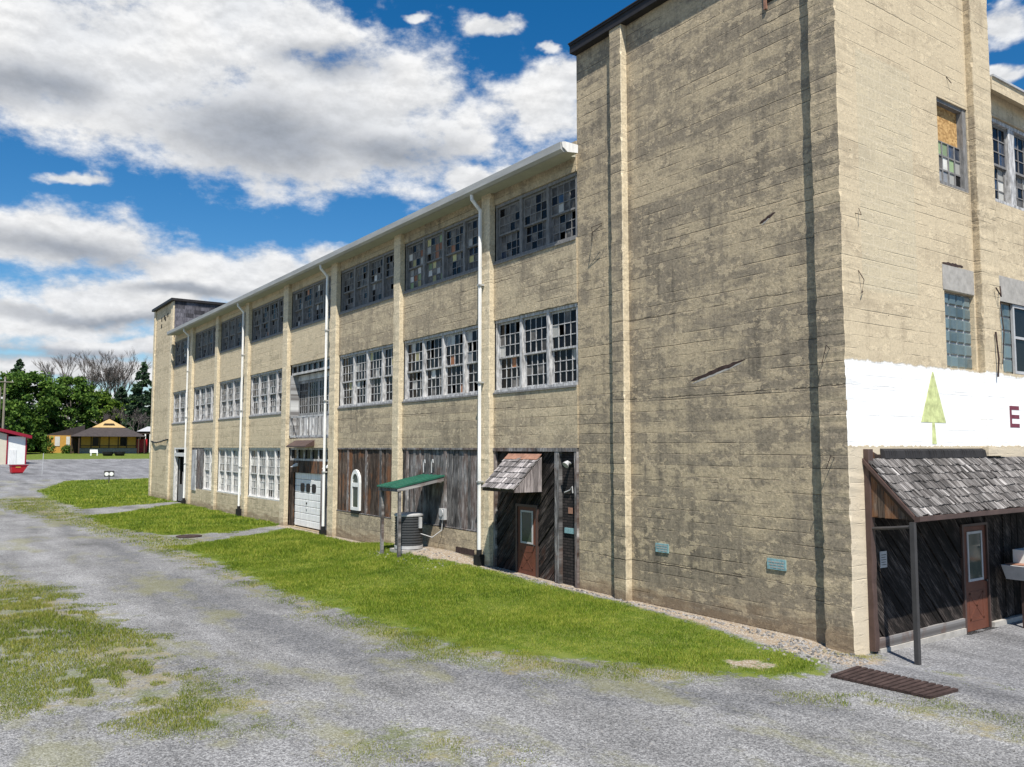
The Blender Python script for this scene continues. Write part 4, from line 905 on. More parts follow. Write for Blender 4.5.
acol = t.mix(1.0, acol, cc.outputs[0], 'MULTIPLY')
dkt = t.ramp(t.ma('ADD', t.attr('track'), t.ma('ADD', t.lin(nb, 0.3, 0.7, -0.7, 0.7), t.lin(nm_, 0.3, 0.7, -0.45, 0.45))), -0.3, 0.9)
gcol = t.mix(t.ma('MULTIPLY', dkt, 0.72), gcol, t.mix(vs, (0.05, 0.051, 0.054), (0.155, 0.157, 0.165)))
mos = t.ramp(t.ma('ADD', t.noise(t.map(P, sc=(1.0, 0.45, 1)), 0.5, 5, 0.65), t.ma('MULTIPLY', nf, 0.16)), 0.60, 0.72)
gcol = t.mix(t.ma('MULTIPLY', mos, 0.45), gcol, (0.20, 0.195, 0.08))
am = t.ramp(t.ma('ADD', t.attr('asphalt'), t.lin(nm_, 0.3, 0.7, -0.2, 0.2)), -0.08, 0.12)
col = t.mix(am, gcol, acol)
dcol = t.mix(nf, (0.17, 0.125, 0.085), (0.36, 0.29, 0.21)); dcol = t.mix(t.ramp(vs, 0.6, 0.9), dcol, (0.42, 0.385, 0.335))
dm = t.ramp(t.ma('ADD', t.attr('dirt'), t.ma('ADD', t.lin(nm_, 0.3, 0.7, -0.2, 0.2), t.lin(nf, 0.3, 0.7, -0.12, 0.12))), -0.08, 0.12)
col = t.mix(dm, col, dcol)
grs = t.mix(t.ramp(nm_, 0.35, 0.65), (0.075, 0.12, 0.014), (0.15, 0.175, 0.04))
spw = t.ma('ADD', t.attr('sparse'), t.lin(nb, 0.3, 0.7, -0.7, 0.5)); spw = t.ma('ADD', spw, t.lin(nm_, 0.3, 0.7, -0.7, 0.5))
sm = t.ma('MULTIPLY', t.ramp(spw, -0.3, 0.6), t.ramp(t.ma('ADD', t.ma('MULTIPLY', nf, 0.55), t.ma('MULTIPLY', nm_, 0.45)), 0.36, 0.62))
strw = t.mix(t.ramp(t.noise(P, 0.7, 4), 0.40, 0.58), (0.24, 0.205, 0.10), (0.125, 0.145, 0.04))
col = t.mix(t.ma('MULTIPLY', sm, 0.8), col, strw)
lw_ = t.ma('ADD', t.attr('lawn'), t.ma('ADD', t.lin(nm_, 0.3, 0.7, -0.35, 0.3), t.lin(nf, 0.3, 0.7, -0.12, 0.12)))
col = t.mix(t.ma('MULTIPLY', t.ramp(lw_, -0.06, 0.16), t.ma('SUBTRACT', 1.0, dm)), col, grs)
hh = t.ma('ADD', t.ma('MULTIPLY', vd, -0.6), t.ma('ADD', t.ma('MULTIPLY', nf, 0.6), t.ma('MULTIPLY', nm_, 0.9)))
t.bsdf(col, 0.95, 0.12, t.bump(hh, 0.7, 0.03)); M['ground'] = t.m
me.materials.append(M['ground']); gob = bpy.data.objects.new('ground', me); COL.objects.link(gob); tag(gob, None, None, kind='structure')

# grass
def grassmat(name, c1, c2, c3):
    t = NT(name); i = t.island(); P = t.pos()
    f = t.ma('ADD', t.ma('MULTIPLY', i, 0.34), t.ma('ADD', t.ma('MULTIPLY', t.noise(P, 0.55, 4, 0.6), 0.62), t.ma('MULTIPLY', t.noise(P, 3.0, 3), 0.30)))
    col = t.cramp(f, [(0.42, c3), (0.62, c1), (0.86, c2)])
    b = t.n('ShaderNodeBsdfPrincipled'); t.put(b.inputs['Base Color'], col); b.inputs['Roughness'].default_value = 0.6; b.inputs['Specular IOR Level'].default_value = 0.2
    tr = t.n('ShaderNodeBsdfTranslucent'); t.put(tr.inputs['Color'], col)
    ms = t.n('ShaderNodeMixShader'); ms.inputs[0].default_value = 0.35; t.t.links.new(b.outputs[0], ms.inputs[1]); t.t.links.new(tr.outputs[0], ms.inputs[2]); t.t.links.new(ms.outputs[0], t.out.inputs[0])
    return t.m
M['grass'] = grassmat('lawn_grass', (0.17, 0.25, 0.016), (0.42, 0.41, 0.08), (0.055, 0.105, 0.010))
M['weed'] = grassmat('sparse_weeds', (0.20, 0.235, 0.03), (0.38, 0.34, 0.10), (0.085, 0.145, 0.015))
rng = np.random.default_rng(3)
def vnoise(x, y, s, seed):
    r = np.random.default_rng(seed); G = r.random((256, 256)); u, v = x*s+500, y*s+500
    i, j = np.floor(u).astype(int), np.floor(v).astype(int); fx, fy = sst(u-i), sst(v-j)
    g = lambda a, b: G[a % 256, b % 256]
    return (g(i, j)*(1-fx)+g(i+1, j)*fx)*(1-fy)+(g(i, j+1)*(1-fx)+g(i+1, j+1)*fx)*fy
def blades(name, polys, regions, mat, label, cat, thr=0.0, holes=None, clump=0.0):
    V = []; 
    for (x0, x1, y0, y1, dens, h, wd) in regions:
        n = int((x1-x0)*(y1-y0)*dens); x = rng.uniform(x0, x1, n); y = rng.uniform(y0, y1, n)
        s = best(polys, x, y)+(vnoise(x, y, 1.8, 5)-0.5)*0.9+(vnoise(x, y, 6, 6)-0.5)*0.35
        if holes is not None: s = np.where(best(holes, x, y)+(vnoise(x, y, 3, 8)-.5)*0.2 > 0, -1, s)
        keep = s > thr+rng.random(n)*0.22
        if clump: keep &= (vnoise(x, y, 1.1, 11)*0.55+vnoise(x, y, 4.2, 12)*0.45) > clump+rng.random(n)*0.12
        x, y, s = x[keep], y[keep], s[keep]; n = len(x)
        hh = h*rng.uniform(0.55, 1.3, n)*(0.65+0.7*vnoise(x, y, 0.7, 9))*np.clip(0.45+s*0.9, 0.4, 1); an = rng.uniform(0, 2*np.pi, n); lean = rng.uniform(0.1, 0.9, n)*hh; la = rng.uniform(0, 2*np.pi, n)
        z = gz(x, y)-0.008; c, s_ = np.cos(an)*wd/2, np.sin(an)*wd/2
        a = np.stack([x-c, y-s_, z], 1); b = np.stack([x+c, y+s_, z], 1); tp = np.stack([x+np.cos(la)*lean, y+np.sin(la)*lean, z+hh], 1)
        V.append(np.stack([a, b, tp], 1).reshape(-1, 3))
    V = np.concatenate(V); n = len(V)//3
    me = bpy.data.meshes.new(name); me.vertices.add(len(V)); me.vertices.foreach_set('co', V.ravel()); me.loops.add(len(V)); me.loops.foreach_set('vertex_index', np.arange(len(V), dtype=np.int32))
    me.polygons.add(n); me.polygons.foreach_set('loop_start', np.arange(0, len(V), 3, dtype=np.int32)); me.polygons.foreach_set('loop_total', np.full(n, 3, np.int32)); me.update(calc_edges=True)
    me.materials.append(mat); o = bpy.data.objects.new(name, me); COL.objects.link(o); tag(o, label, cat, kind='stuff'); return n
n1 = blades('lawn_grass', LAWN, [(-7, 0.15, -1, 8, 2500, 0.055, 0.011), (-7.2, 0.15, 8, 18, 1600, 0.065, 0.015), (-7.2, 0.15, 18, 30, 800, 0.09, 0.02), (-7.5, 0.15, 30, 50, 260, 0.10, 0.035), (-7, 20, 50, 88, 60, 0.12, 0.07)], M['grass'], 'short bright green lawn along the foot of the factory wall', 'grass', thr=-0.10, holes=DIRT)
n2 = blades('weed_patches', SPARSE, [(-13.6, -9.6, 1.4, 7, 1800, 0.06, 0.012), (-14, -9.5, 7, 16, 900, 0.07, 0.015), (-16, 0.5, -5, 6, 1700, 0.05, 0.011), (-16, -5, 6, 24, 800, 0.06, 0.016), (-10, -5, 24, 60, 160, 0.07, 0.03)], M['weed'], 'thin straw and green weeds breaking through the gravel', 'weeds', thr=-0.25, clump=0.31)
# loose stones at the wall foot and on the drive
def stones(n, fx, rmin, rmax, name, label):
    w = MB('W')
    for _ in range(n):
        x, y = fx(); r = R.uniform(rmin, rmax); z = g1(x, y)
        a = R.uniform(0, 6.28); P = []
        for k in range(5): P.append((x+r*math.cos(a+k*1.257)*R.uniform(.7, 1.2), y+r*math.sin(a+k*1.257)*R.uniform(.7, 1.2), z-0.003))
        Q = [(x+(p[0]-x)*R.uniform(.4, .8), y+(p[1]-y)*R.uniform(.4, .8), z+r*R.uniform(0.4, 0.9)) for p in P]
        w.raw(P+Q, [(5, 6, 7, 8, 9)]+[(k, (k+1) % 5, 5+(k+1) % 5, 5+k) for k in range(5)])
    tag(w.build(name, plain(name+'_grey', (0.20, 0.19, 0.18), 0.9, 0.1, 0.3, 20, island=0.6), fix=False), label, 'stones', kind='stuff')
def fwall():
    t_ = R.random()
    if t_ < 0.55: y = R.uniform(0, 12); return (-R.uniform(0.0, 0.12+0.5*max(0, 1-y/4)), y)
    if t_ < 0.85: return (R.gauss(-0.75, 0.3), R.uniform(-0.6, 1.2))
    return (R.uniform(-1.8, -0.1), R.uniform(12.6, 17))
stones(900, fwall, 0.012, 0.04, 'loose_stones', 'pale loose stones and crumbled mortar at the wall foot')
def fdrive():
    while True:
        x, y = R.uniform(-13, -1), R.uniform(-4, 12)
        if float(best(LAWN, np.array([x]), np.array([y]))[0]) < -0.15: return (x, y)
stones(1800, fdrive, 0.006, 0.018, 'driveway_gravel', 'loose grey gravel scattered over the driveway')

# ================================================================== BEYOND
def local(name, loc, rz, label, cat, group=None):
    o = thing(name, loc, label, cat, group); o.rotation_euler = (0, 0, rz); LOCALS.add(o.name); return o
# station
st = local('station_building', (13.0, 156.3, 2.62), rad(-9), 'yellow railway station with wide brown hipped roof behind the road', 'station')
w = MB('W'); w.box(-4.6, 4.6, 0, 14, 0.9, 3.0); w.build('wall', M['yellow'], st)
w = MB('W'); w.box(-4.7, 4.7, -0.1, 14, -0.3, 0.9); w.build('stone_base', M['stone'], st)
w = MB('W')
for x in (-4.6, -2.9, -1.5, 0.0, 1.5, 2.9, 4.5): w.box(x, x+0.16, -0.06, -0.003, 0.9, 3.0)
w.box(-4.6, 4.6, -0.08, -0.062, 1.25, 1.4); w.box(-4.6, 4.6, -0.08, -0.062, 0.9, 1.0); w.build('wall_trim', M['trimdark'], st)
for x in (-2.6, 1.9): w = MB('W'); w.box(x, x+1.0, -0.09, -0.004, 1.4, 2.9); w.build('window', M['gdark'], st)
w = MB('W'); w.box(-6.0, -4.4, 2.0, 14, 0.0, 3.0); w.build('porch_shade', M['trimdark'], st)
w = MB('W'); e = [(-6.2, -2.4, 3.0), (6.2, -2.4, 3.0), (6.2, 16, 3.0), (-6.2, 16, 3.0)]; r_ = [(-2.9, 2.2, 4.7), (2.9, 2.2, 4.7), (2.9, 12, 4.7), (-2.9, 12, 4.7)]
w.raw(e+r_, [(0, 1, 5, 4), (1, 2, 6, 5), (2, 3, 7, 6), (3, 0, 4, 7), (3, 2, 1, 0)]); w.raw([(-3.1, 2.1, 4.68), (3.1, 2.1, 4.68), (0, 2.1, 6.45), (-3.1, 12, 4.68), (3.1, 12, 4.68), (0, 12, 6.45)], [(1, 4, 5, 2), (0, 2, 5, 3), (3, 5, 4)]); w.build('roof', M['stroof'], st)
w = MB('W'); w.raw([(-2.8, 2.0, 4.7), (2.8, 2.0, 4.7), (0, 2.0, 6.28), (-2.8, 2.3, 4.7), (2.8, 2.3, 4.7), (0, 2.3, 6.28)], [(0, 1, 2), (3, 5, 4), (0, 2, 5, 3), (1, 4, 5, 2), (0, 3, 4, 1)]); w.build('gable', M['yellowlight'], st)
w = MB('W'); w.prism([(-1.0, 5.15), (1.0, 5.15), (0.75, 5.45), (-0.75, 5.45)], 1.94, 1.99); w.build('gable_sign', M['trimdark'], st)
w = MB('W'); w.raw([(-10.3, 2.9, 3.25), (-4, 5, 5.2), (-4, 12, 5.2), (-10.3, 12, 3.25), (-10.3, 2.9, 3.2), (-4, 5, 3.2), (-4, 12, 3.2), (-10.3, 12, 3.2)], [(0, 1, 2, 3), (4, 5, 1, 0), (4, 0, 3, 7)]); w.box(-1.0, -0.2, 8, 8.8, 5.6, 7.2); w.build('rear_roof', M['stroof'], st)
w = MB('W'); w.box(-9.9, -6.05, 3.0, 12, 0.0, 3.2); w.build('side_wing', M['yellow'], st)
for (p, q) in ((-8.7, -7.9), (-6.9, -6.3)): w = MB('W'); w.box(p, q, 2.92, 2.99, 1.3, 3.0); w.build('side_window', M['gpaper'], st)
for k, x in enumerate((-5.9, -4.7, 4.9, 5.9)):
    w = MB('W'); w.box(x-0.1, x+0.1, -2.2, -2.0, -0.2, 3.0); w.build('roof_post', M['trimdark'], st)
w = MB('W'); w.box(4.75, 6.6, 4, 5, 0.1, 2.6); w.build('red_doors', M['redpaint'], st)
pv = local('pavilion', (22.0, 160.0, 2.7), rad(-9), 'open pavilion with pale metal roof on white posts beside the station', 'pavilion')
w = MB('W'); w.raw([(-3.6, -0.6, 4.0), (6, -0.6, 4.0), (6, 12, 4.0), (-3.6, 12, 4.0), (-1.6, 3, 5.0), (6, 3, 5.0), (6, 8, 5.0), (-1.6, 8, 5.0)], [(0, 1, 5, 4), (1, 2, 6, 5), (2, 3, 7, 6), (3, 0, 4, 7), (4, 5, 6, 7), (3, 2, 1, 0)]); w.build('roof', M['lightgrey'], pv)
w = MB('W'); w.box(-3.4, 5.9, -0.4, -0.2, 3.5, 3.95); w.build('beam', M['trimdark'], pv)
for k in range(7):
    w = MB('W'); x = -2.9+k*0.85; w.box(x-0.11, x+0.11, -0.4, -0.2, -0.4, 3.5); w.build('post', M['whitewall'], pv)
w = MB('W'); w.box(-3.2, 5.8, 9, 9.2, 0, 3.8); w.build('back_screen', M['trimdark'], pv)
bn = local('bench', (9.3, 147.0, 2.3), 0, 'small white bench on the grass in front of the station', 'bench')
w = MB('W'); w.box(-0.6, 0.6, -0.2, 0.25, 0.45, 0.55); w.build('seat', M['whitewall'], bn)
for x in (-0.55, 0.4): w = MB('W'); w.box(x, x+0.15, -0.2, 0.25, -0.1, 0.45); w.build('leg', M['whitewall'], bn)
w = MB('W'); w.box(-0.6, 0.6, 0.22, 0.28, 0.55, 1.0); w.build('backrest', M['whitewall'], bn)
def planter(x, y, label):
    w = MB('W'); z = g1(x, y); w.lathe((x, y, z), [(0.6, -0.1), (0.85, 0.35), (0.9, 0.7), (0.8, 0.72), (0.7, 0.65)], 14); tag(w.build('planter', M['black']), label, 'planter', 'planters before the station')
planter(11.2, 145.5, 'dark round planter on the grass in front of the station, the left one'); planter(13.1, 145.8, 'dark round planter on the grass in front of the station, the right one')
# garage
ga = local('garage_building', (-5.05, 119.0, 1.5), rad(12), 'cream and white garage with dark red trim at the left edge', 'garage')
def GB(n, m, *bs):
    w = MB('W')
    for b in bs: w.box(*b)
    return w.build(n, m, ga)
GB('front_wall', M['cream'], (-11, -0.26, 0, 0.2, -0.4, 3.9)); GB('white_wall', M['whitewall'], (-0.1, 2.0, 0.05, 9, -0.4, 3.6))
GB('corner_trim', M['redmetal'], (-0.26, -0.1, -0.05, 0.2, -0.4, 3.9)); GB('corner_trim', M['redmetal'], (2.0, 2.16, 0.0, 0.2, -0.4, 3.4))
w = MB('W'); w.hexa([(-11, -0.5, 5.6), (-6, -0.5, 5.6), (-6, 9, 5.6), (-11, 9, 5.6), (-11, -0.5, 6.0), (-6, -0.5, 6.0), (-6, 9, 6.0), (-11, 9, 6.0)])
w.hexa([(-6, -0.5, 5.5), (2.6, -0.5, 3.35), (2.6, 9, 3.35), (-6, 9, 5.5), (-6, -0.5, 5.9), (2.6, -0.5, 3.75), (2.6, 9, 3.75), (-6, 9, 5.9)]); w.build('roof', M['redmetal'], ga)
w = MB('W'); w.prism([(-11, 3.9), (-0.26, 3.9), (-6, 5.4), (-11, 5.4)], 0.01, 0.19); w.build('gable', M['cream'], ga)
GB('side_door', M['white'], (0.1, 0.95, -0.0, 0.048, -0.3, 1.9))
# dumpster
du = local('dumpster', (-5.5, 98.0, g1(-5.5, 98)), rad(10), 'small red sloped end dumpster beside the garage', 'dumpster'); du.scale = (0.7, 0.7, 0.8)
w = MB('W'); w.raw([(-0.95, -0.6, 0.15), (0.6, -0.6, 0.15), (0.6, 0.6, 0.15), (-0.95, 0.6, 0.15), (-1.05, -0.7, 1.15), (1.25, -0.7, 1.15), (1.25, 0.7, 1.15), (-1.05, 0.7, 1.15)], [(3, 2, 1, 0), (0, 1, 5, 4), (1, 2, 6, 5), (2, 3, 7, 6), (3, 0, 4, 7)]); w.build('hopper', M['redpaint'], du)
w = MB('W'); w.box(-1.1, 1.32, -0.76, -0.68, 1.08, 1.2); w.box(-1.1, 1.32, 0.68, 0.76, 1.08, 1.2); w.box(-1.12, -1.04, -0.68, 0.68, 1.08, 1.2); w.box(-0.9, 0.6, -0.5, 0.5, 0, 0.15); w.build('rim', M['redmetal'], du)
w = MB('W'); w.box(-0.5, 0.2, -0.705, -0.68, 0.80, 0.95); w.build('label_plate', M['yellow'], du)
# sign, poles
ls = local('lawn_sign', (0.8, 80.0, g1(.8, 80)), rad(-12), 'pair of small white signs on one post at the lawn edge', 'sign')
w = MB('W'); w.box(-0.05, 0.05, -0.05, 0.05, -0.2, 1.0); w.build('post', M['steelgrey'], ls)
for x in (-0.22, 0.2): w = MB('W'); w.tube([(x, -0.06, 0.85), (x, -0.03, 0.85)], 0.19, 12); w.build('panel', M['whitewall'], ls)
w = MB('W'); w.box(-0.45, 0.45, -0.028, 0.0, 0.58, 1.15); w.build('backboard', M['steelgrey'], ls)
mp = MB('W'); mp.tube([(-3.3, 96.3, g1(-3.3, 96.3)-.1), (-3.25, 96.3, g1(-3.3, 96.3)+2.3)], 0.04, 6); tag(mp.build('marker_pole', M['lightgrey']), 'thin grey marker pole standing at the road edge', 'pole')
def upole(x, y, h, label, arms):
    z = g1(x, y); o = thing('utility_pole', (x, y, z), label, 'utility pole', 'utility poles behind the garage')
    w = MB('W'); w.tube([(x, y, z-0.3), (x, y, z+h)], [0.2, 0.15], 8); w.build('shaft', M['pole'], o)
    if arms:
        w = MB('W'); w.box(x-1.2, x+1.2, y-0.2, y-0.06, z+h-0.9, z+h-0.75); w.build('cross_arm', M['pole'], o)
        for k in (-1.0, 0.0, 1.0): w = MB('W'); w.tube([(x+k, y-.13, z+h-.75), (x+k, y-.13, z+h-.5)], 0.07, 6); w.build('insulator', M['lightgrey'], o)
    else:
        w = MB('W'); w.tube([(x-.4, y-0.1, z+h-0.4), (x-.4, y-0.1, z+h-1.4)], 0.28, 10); w.build('transformer', M['lightgrey'], o)
upole(-4.9, 143.4, 11.0, 'shorter utility pole carrying a pale transformer, behind the garage', False)
upole(-4.0, 147.9, 12.8, 'taller utility pole with a cross arm, behind the garage', True)

# trees
def leafmat(name, c1, c2, c3, tr=0.3):
    t = NT(name); i = t.island(); P = t.pos()
    f = t.ma('ADD', t.ma('MULTIPLY', i, 0.55), t.ma('MULTIPLY', t.noise(P, 0.35, 3), 0.45))
    col = t.cramp(f, [(0.25, c3), (0.5, c1), (0.8, c2)])
    b = t.n('ShaderNodeBsdfPrincipled'); t.put(b.inputs['Base Color'], col); b.inputs['Roughness'].default_value = 0.65; b.inputs['Specular IOR Level'].default_value = 0.15
    x = t.n('ShaderNodeBsdfTranslucent'); t.put(x.inputs['Color'], col)
    ms = t.n('ShaderNodeMixShader'); ms.inputs[0].default_value = tr; t.t.links.new(b.outputs[0], ms.inputs[1]); t.t.links.new(x.outputs[0], ms.inputs[2]); t.t.links.new(ms.outputs[0], t.out.inputs[0]); return t.m
M['leaf'] = leafmat('maple_leaves', (0.07, 0.14, 0.022), (0.16, 0.25, 0.045), (0.028, 0.065, 0.012))
M['leaf2'] = leafmat('light_leaves', (0.12, 0.20, 0.025), (0.22, 0.31, 0.05), (0.05, 0.10, 0.015))
M['needle'] = leafmat('spruce_needles', (0.04, 0.075, 0.038), (0.085, 0.13, 0.065), (0.016, 0.034, 0.018), 0.1)
M['bark'] = plain('grey_bark', (0.16, 0.14, 0.125), 0.95, 0.1, 0.3, 3)
M['twig'] = plain('bare_grey_twigs', (0.115, 0.10, 0.092), 0.95, 0.1, 0.2, 1)
def cards(pts, size, seed, up=0.3):
    """leaf sprays as small tilted quads at given points"""
    r = np.random.default_rng(seed); n = len(pts); s = size*r.uniform(0.6, 1.4, n)
    a = r.normal(size=(n, 3)); a[:, 2] += up*0; a /= np.linalg.norm(a, axis=1)[:, None]
    b = np.cross(a, r.normal(size=(n, 3))); b /= np.linalg.norm(b, axis=1)[:, None]
    A, B = a*s[:, None]/2, b*s[:, None]/2*0.75
    return np.stack([pts-A, pts+B, pts+A, pts-B], 1).reshape(-1, 3)
def npmesh(name, V, k, mat, parent):
    n = len(V)//k; me = bpy.data.meshes.new(name); me.vertices.add(len(V)); me.vertices.foreach_set('co', V.astype(np.float32).ravel()); me.loops.add(len(V)); me.loops.foreach_set('vertex_index', np.arange(len(V), dtype=np.int32))
    me.polygons.add(n); me.polygons.foreach_set('loop_start', np.arange(0, len(V), k, dtype=np.int32)); me.polygons.foreach_set('loop_total', np.full(n, k, np.int32)); me.update(calc_edges=True)
    me.materials.append(mat); o = bpy.data.objects.new(name, me); COL.objects.link(o)
    if parent is not None: o.parent = parent; o.matrix_parent_inverse = Matrix.Translation(parent.location).inverted()
    return o
def broadleaf(x, y, h, r, seed, label, mat, n=7000, size=0.52, low=0.12):
    n = int(n*2.2)
    rg = np.random.default_rng(seed); z = g1(x, y)-0.3; o = thing('broadleaf_tree', (x, y, z), label, 'tree', 'broadleaf trees by the station')
    w = MB('W'); rr = random.Random(seed); w.tube([(x, y, z-.3), (x+.1, y, z+h*.25), (x-.1, y+.1, z+h*.55)], [0.45, 0.34, 0.15], 8)
    K = 84; C = []
    for k in range(K):
        ph = rg.uniform(0, 2*np.pi); t_ = rg.uniform(low, 0.97); rad_ = r*np.sqrt(max(0.03, 1-((t_-0.42)/0.60)**2))*rg.uniform(0.35, 0.92)
        C.append((x+math.cos(ph)*rad_, y+math.sin(ph)*rad_, z+h*t_, rg.uniform(0.09, 0.24)*r))
        if k % 4 == 0: w.tube([(x, y, z+h*min(.5, t_*.7)), (x+math.cos(ph)*rad_*.5, y+math.sin(ph)*rad_*.5, z+h*t_*.85), C[-1][:3]], [0.14, 0.09, 0.03], 5)
    w.build('trunk', M['bark'], o)
    P = []
    for c in C:
        m_ = n//K; d = rg.normal(size=(m_, 3)); d /= np.linalg.norm(d, axis=1)[:, None]; q = d*(c[3]*np.abs(rg.normal(0.75, 0.33, m_))[:, None]); q[:, 2] *= 0.7
        P.append(np.array(c[:3])+q)
    npmesh('crown', cards(np.concatenate(P), size, seed), 4, mat, o)
def conifer(x, y, h, r, seed, label, n=11000, size=0.55):
    rg = np.random.default_rng(seed); z = g1(x, y)-0.3; o = thing('conifer_tree', (x, y, z), label, 'tree', 'conifers behind the station')
    w = MB('W'); w.tube([(x, y, z-.3), (x, y, z+h*.98)], [0.32, 0.03], 7); w.build('trunk', M['bark'], o)
    P = []; nb = 110
    for k in range(nb):
        t_ = (k+rg.random())/nb; zz = z+h*(0.08+0.92*t_); L = r*(1-t_)**0.8*rg.uniform(0.75, 1.2)+0.35; ph = rg.uniform(0, 2*np.pi); m_ = int(n/nb*(0.4+1.2*(1-t_)))
        u = rg.uniform(0.1, 1, m_)**0.7; q = np.stack([np.cos(ph)*L*u, np.sin(ph)*L*u, -0.28*L*u**1.2+0.12*L*u], 1)+rg.normal(size=(m_, 3))*np.array([0.22, 0.22, 0.13])*(0.5+L*0.16)
        P.append(np.array([x, y, zz])+q)
    npmesh('crown', cards(np.concatenate(P), size, seed), 4, M['needle'], o)
def bare(x, y, h, spread, seed, label, depth=6):
    rr = random.Random(seed); z = g1(x, y)-0.3; o = thing('bare_tree', (x, y, z), label, 'tree', 'bare trees behind the station'); w = MB('W'); w2 = MB('W')
    def br(p, d, L, r, k):
        q = p+d*L; m_ = p+d*L*0.5+Vector((rr.uniform(-1, 1), rr.uniform(-1, 1), 0))*L*0.05
        (w if k >= depth-1 else w2).tube([p, m_, q], [r, r*.85, r*.68], 5 if k >= depth-1 else 3, cap=False)
        if k == 0: return
        nb = 3 if k > 1 else 5
        for i in range(nb):
            v = Vector((rr.gauss(0, 1), rr.gauss(0, 1), rr.gauss(0, 0.4))).normalized()
            nd = (d+v*spread*rr.uniform(0.6, 1.2)+Vector((0, 0, 0.22))).normalized()
            br(p+d*L*(1.0 if i == 0 else rr.uniform(0.55, 1.0)), nd, L*rr.uniform(0.6, 0.82), max(0.024, r*0.58), k-1)
    br(Vector((x, y, z)), Vector((0, 0, 1)), h*0.27, h*0.014, depth)
    w.build('trunk', M['bark'], o, fix=False); w2.build('crown', M['twig'], o, fix=False)
broadleaf(0.8, 166, 14.8, 7.2, 1, 'largest dark green maple spreading left of the station', M['leaf'], 9500)
broadleaf(-3.0, 155, 9.6, 4.6, 2, 'lower green maple behind the utility poles', M['leaf'], 5000)
broadleaf(8.6, 171, 15.0, 5.2, 3, 'tall dark green maple rising behind the station side wing', M['leaf'], 6500)
broadleaf(15.2, 183, 12.2, 5.0, 4, 'bright green tree showing above the station roof', M['leaf2'], 5000)
broadleaf(-8.0, 166, 12.5, 5.5, 5, 'green maple at the left edge of the picture behind the garage', M['leaf'], 5000)
broadleaf(21.5, 192, 11.5, 5.5, 6, 'dark green tree between the bare trees and the far tower', M['leaf'], 4200)
broadleaf(1.0, 168.5, 5.0, 4.5, 7, 'low green shrubby tree under the largest maple', M['leaf'], 3000, low=0.02)
conifer(1.8, 200.4, 19.2, 4.6, 11, 'dark spruce rising above the maples at the left')
conifer(22.2, 176.1, 18.6, 4.2, 12, 'tall dark spruce beside the far tower edge')
conifer(19.9, 186, 13.5, 3.8, 13, 'shorter dark spruce left of the tall one')
conifer(26.5, 184, 15.5, 4.5, 14, 'dark spruce half hidden behind the far tower')
bare(12.2, 205, 27, 0.5, 21, 'leafless grey tree above the maples, leftmost of four')
bare(15.2, 199, 24.5, 0.5, 22, 'leafless grey tree above the station ridge, second of four')
bare(19.0, 194, 26, 0.5, 23, 'leafless grey tree above the station gable, third of four')
bare(22.4, 199, 25, 0.5, 24, 'leafless grey tree next to the tall spruce, rightmost of four')
bare(18.4, 176, 11.0, 0.7, 25, 'low dense leafless scrub tree directly behind the station roof', 5)
bare(20.6, 171, 11.5, 0.7, 26, 'low leafless scrub tree behind the pavilion', 5)
# far wood closing the view
rg = np.random.default_rng(77); P = []
for k in range(420):
    x = rg.uniform(-190, 190); y = 262+rg.uniform(-14, 40)+0.0*x; hh = rg.uniform(5, 12); z = g1(x, y)
    m_ = 46; d = rg.normal(size=(m_, 3)); d /= np.linalg.norm(d, axis=1)[:, None]; q = d*np.array([3.6, 3.6, hh*0.55]); P.append(np.array([x, y, z+hh*0.5])+q)
fw_ = npmesh('far_wood', cards(np.concatenate(P), 1.7, 9), 4, M['leaf'], None); tag(fw_, 'distant dark green woodland closing the view behind the trees', 'woodland', kind='stuff')
# bushes by the station wing
for k, (x, y, r_) in enumerate(((3.4, 157.6, 1.3), (6.4, 156.8, 0.9))):
    rg = np.random.default_rng(90+k); d = rg.normal(size=(500, 3)); d /= np.linalg.norm(d, axis=1)[:, None]
    o = npmesh('bush', cards(np.array([x, y, g1(x, y)+r_*0.7])+d*r_*rg.uniform(0.5, 1.05, 500)[:, None], 0.3, 91+k), 4, M['leaf'], None)
    tag(o, ['dark round bush below the station side wing, the left one', 'dark round bush at the corner of the station porch'][k], 'bush', 'bushes at the station')

# ================================================================== SKY
CLD = [(-0.446, 0.412, 0.21, 0.077),(-0.21, 0.388, 0.25, 0.10),(-0.33, 0.47, 0.17, 0.05),(-0.315, 0.348, 0.24, 0.06),(-0.553, 0.409, 0.18, 0.099),(0.041, 0.397, 0.071, 0.049),(0.06, 0.423, 0.048, 0.039),(-0.028, 0.484, 0.042, 0.014),(0.051, 0.468, 0.016, 0.008),(0.079, 0.447, 0.014, 0.009),(-0.052, 0.321, 0.066, 0.018),(-0.494, 0.226, 0.115, 0.034),(-0.535, 0.216, 0.072, 0.034),(-0.333, 0.2, 0.132, 0.04),(-0.447, 0.161, 0.15, 0.037),(-0.22, 0.218, 0.06, 0.026),(-0.523, 0.134, 0.162, 0.026),(-0.436, 0.112, 0.15, 0.015),(-0.503, 0.087, 0.16, 0.015),(-0.538, 0.054, 0.144, 0.02),(0.555, 0.423, 0.031, 0.025),(0.548, 0.377, 0.027, 0.01),(-0.115, 0.489, 0.024, 0.008),(-0.501, 0.28, 0.04, 0.009),(-0.403, 0.036, 0.2, 0.022),
       (1.6, 0.45, 0.35, 0.10), (-1.3, 0.45, 0.35, 0.12), (-2.4, 0.4, 0.4, 0.10)]
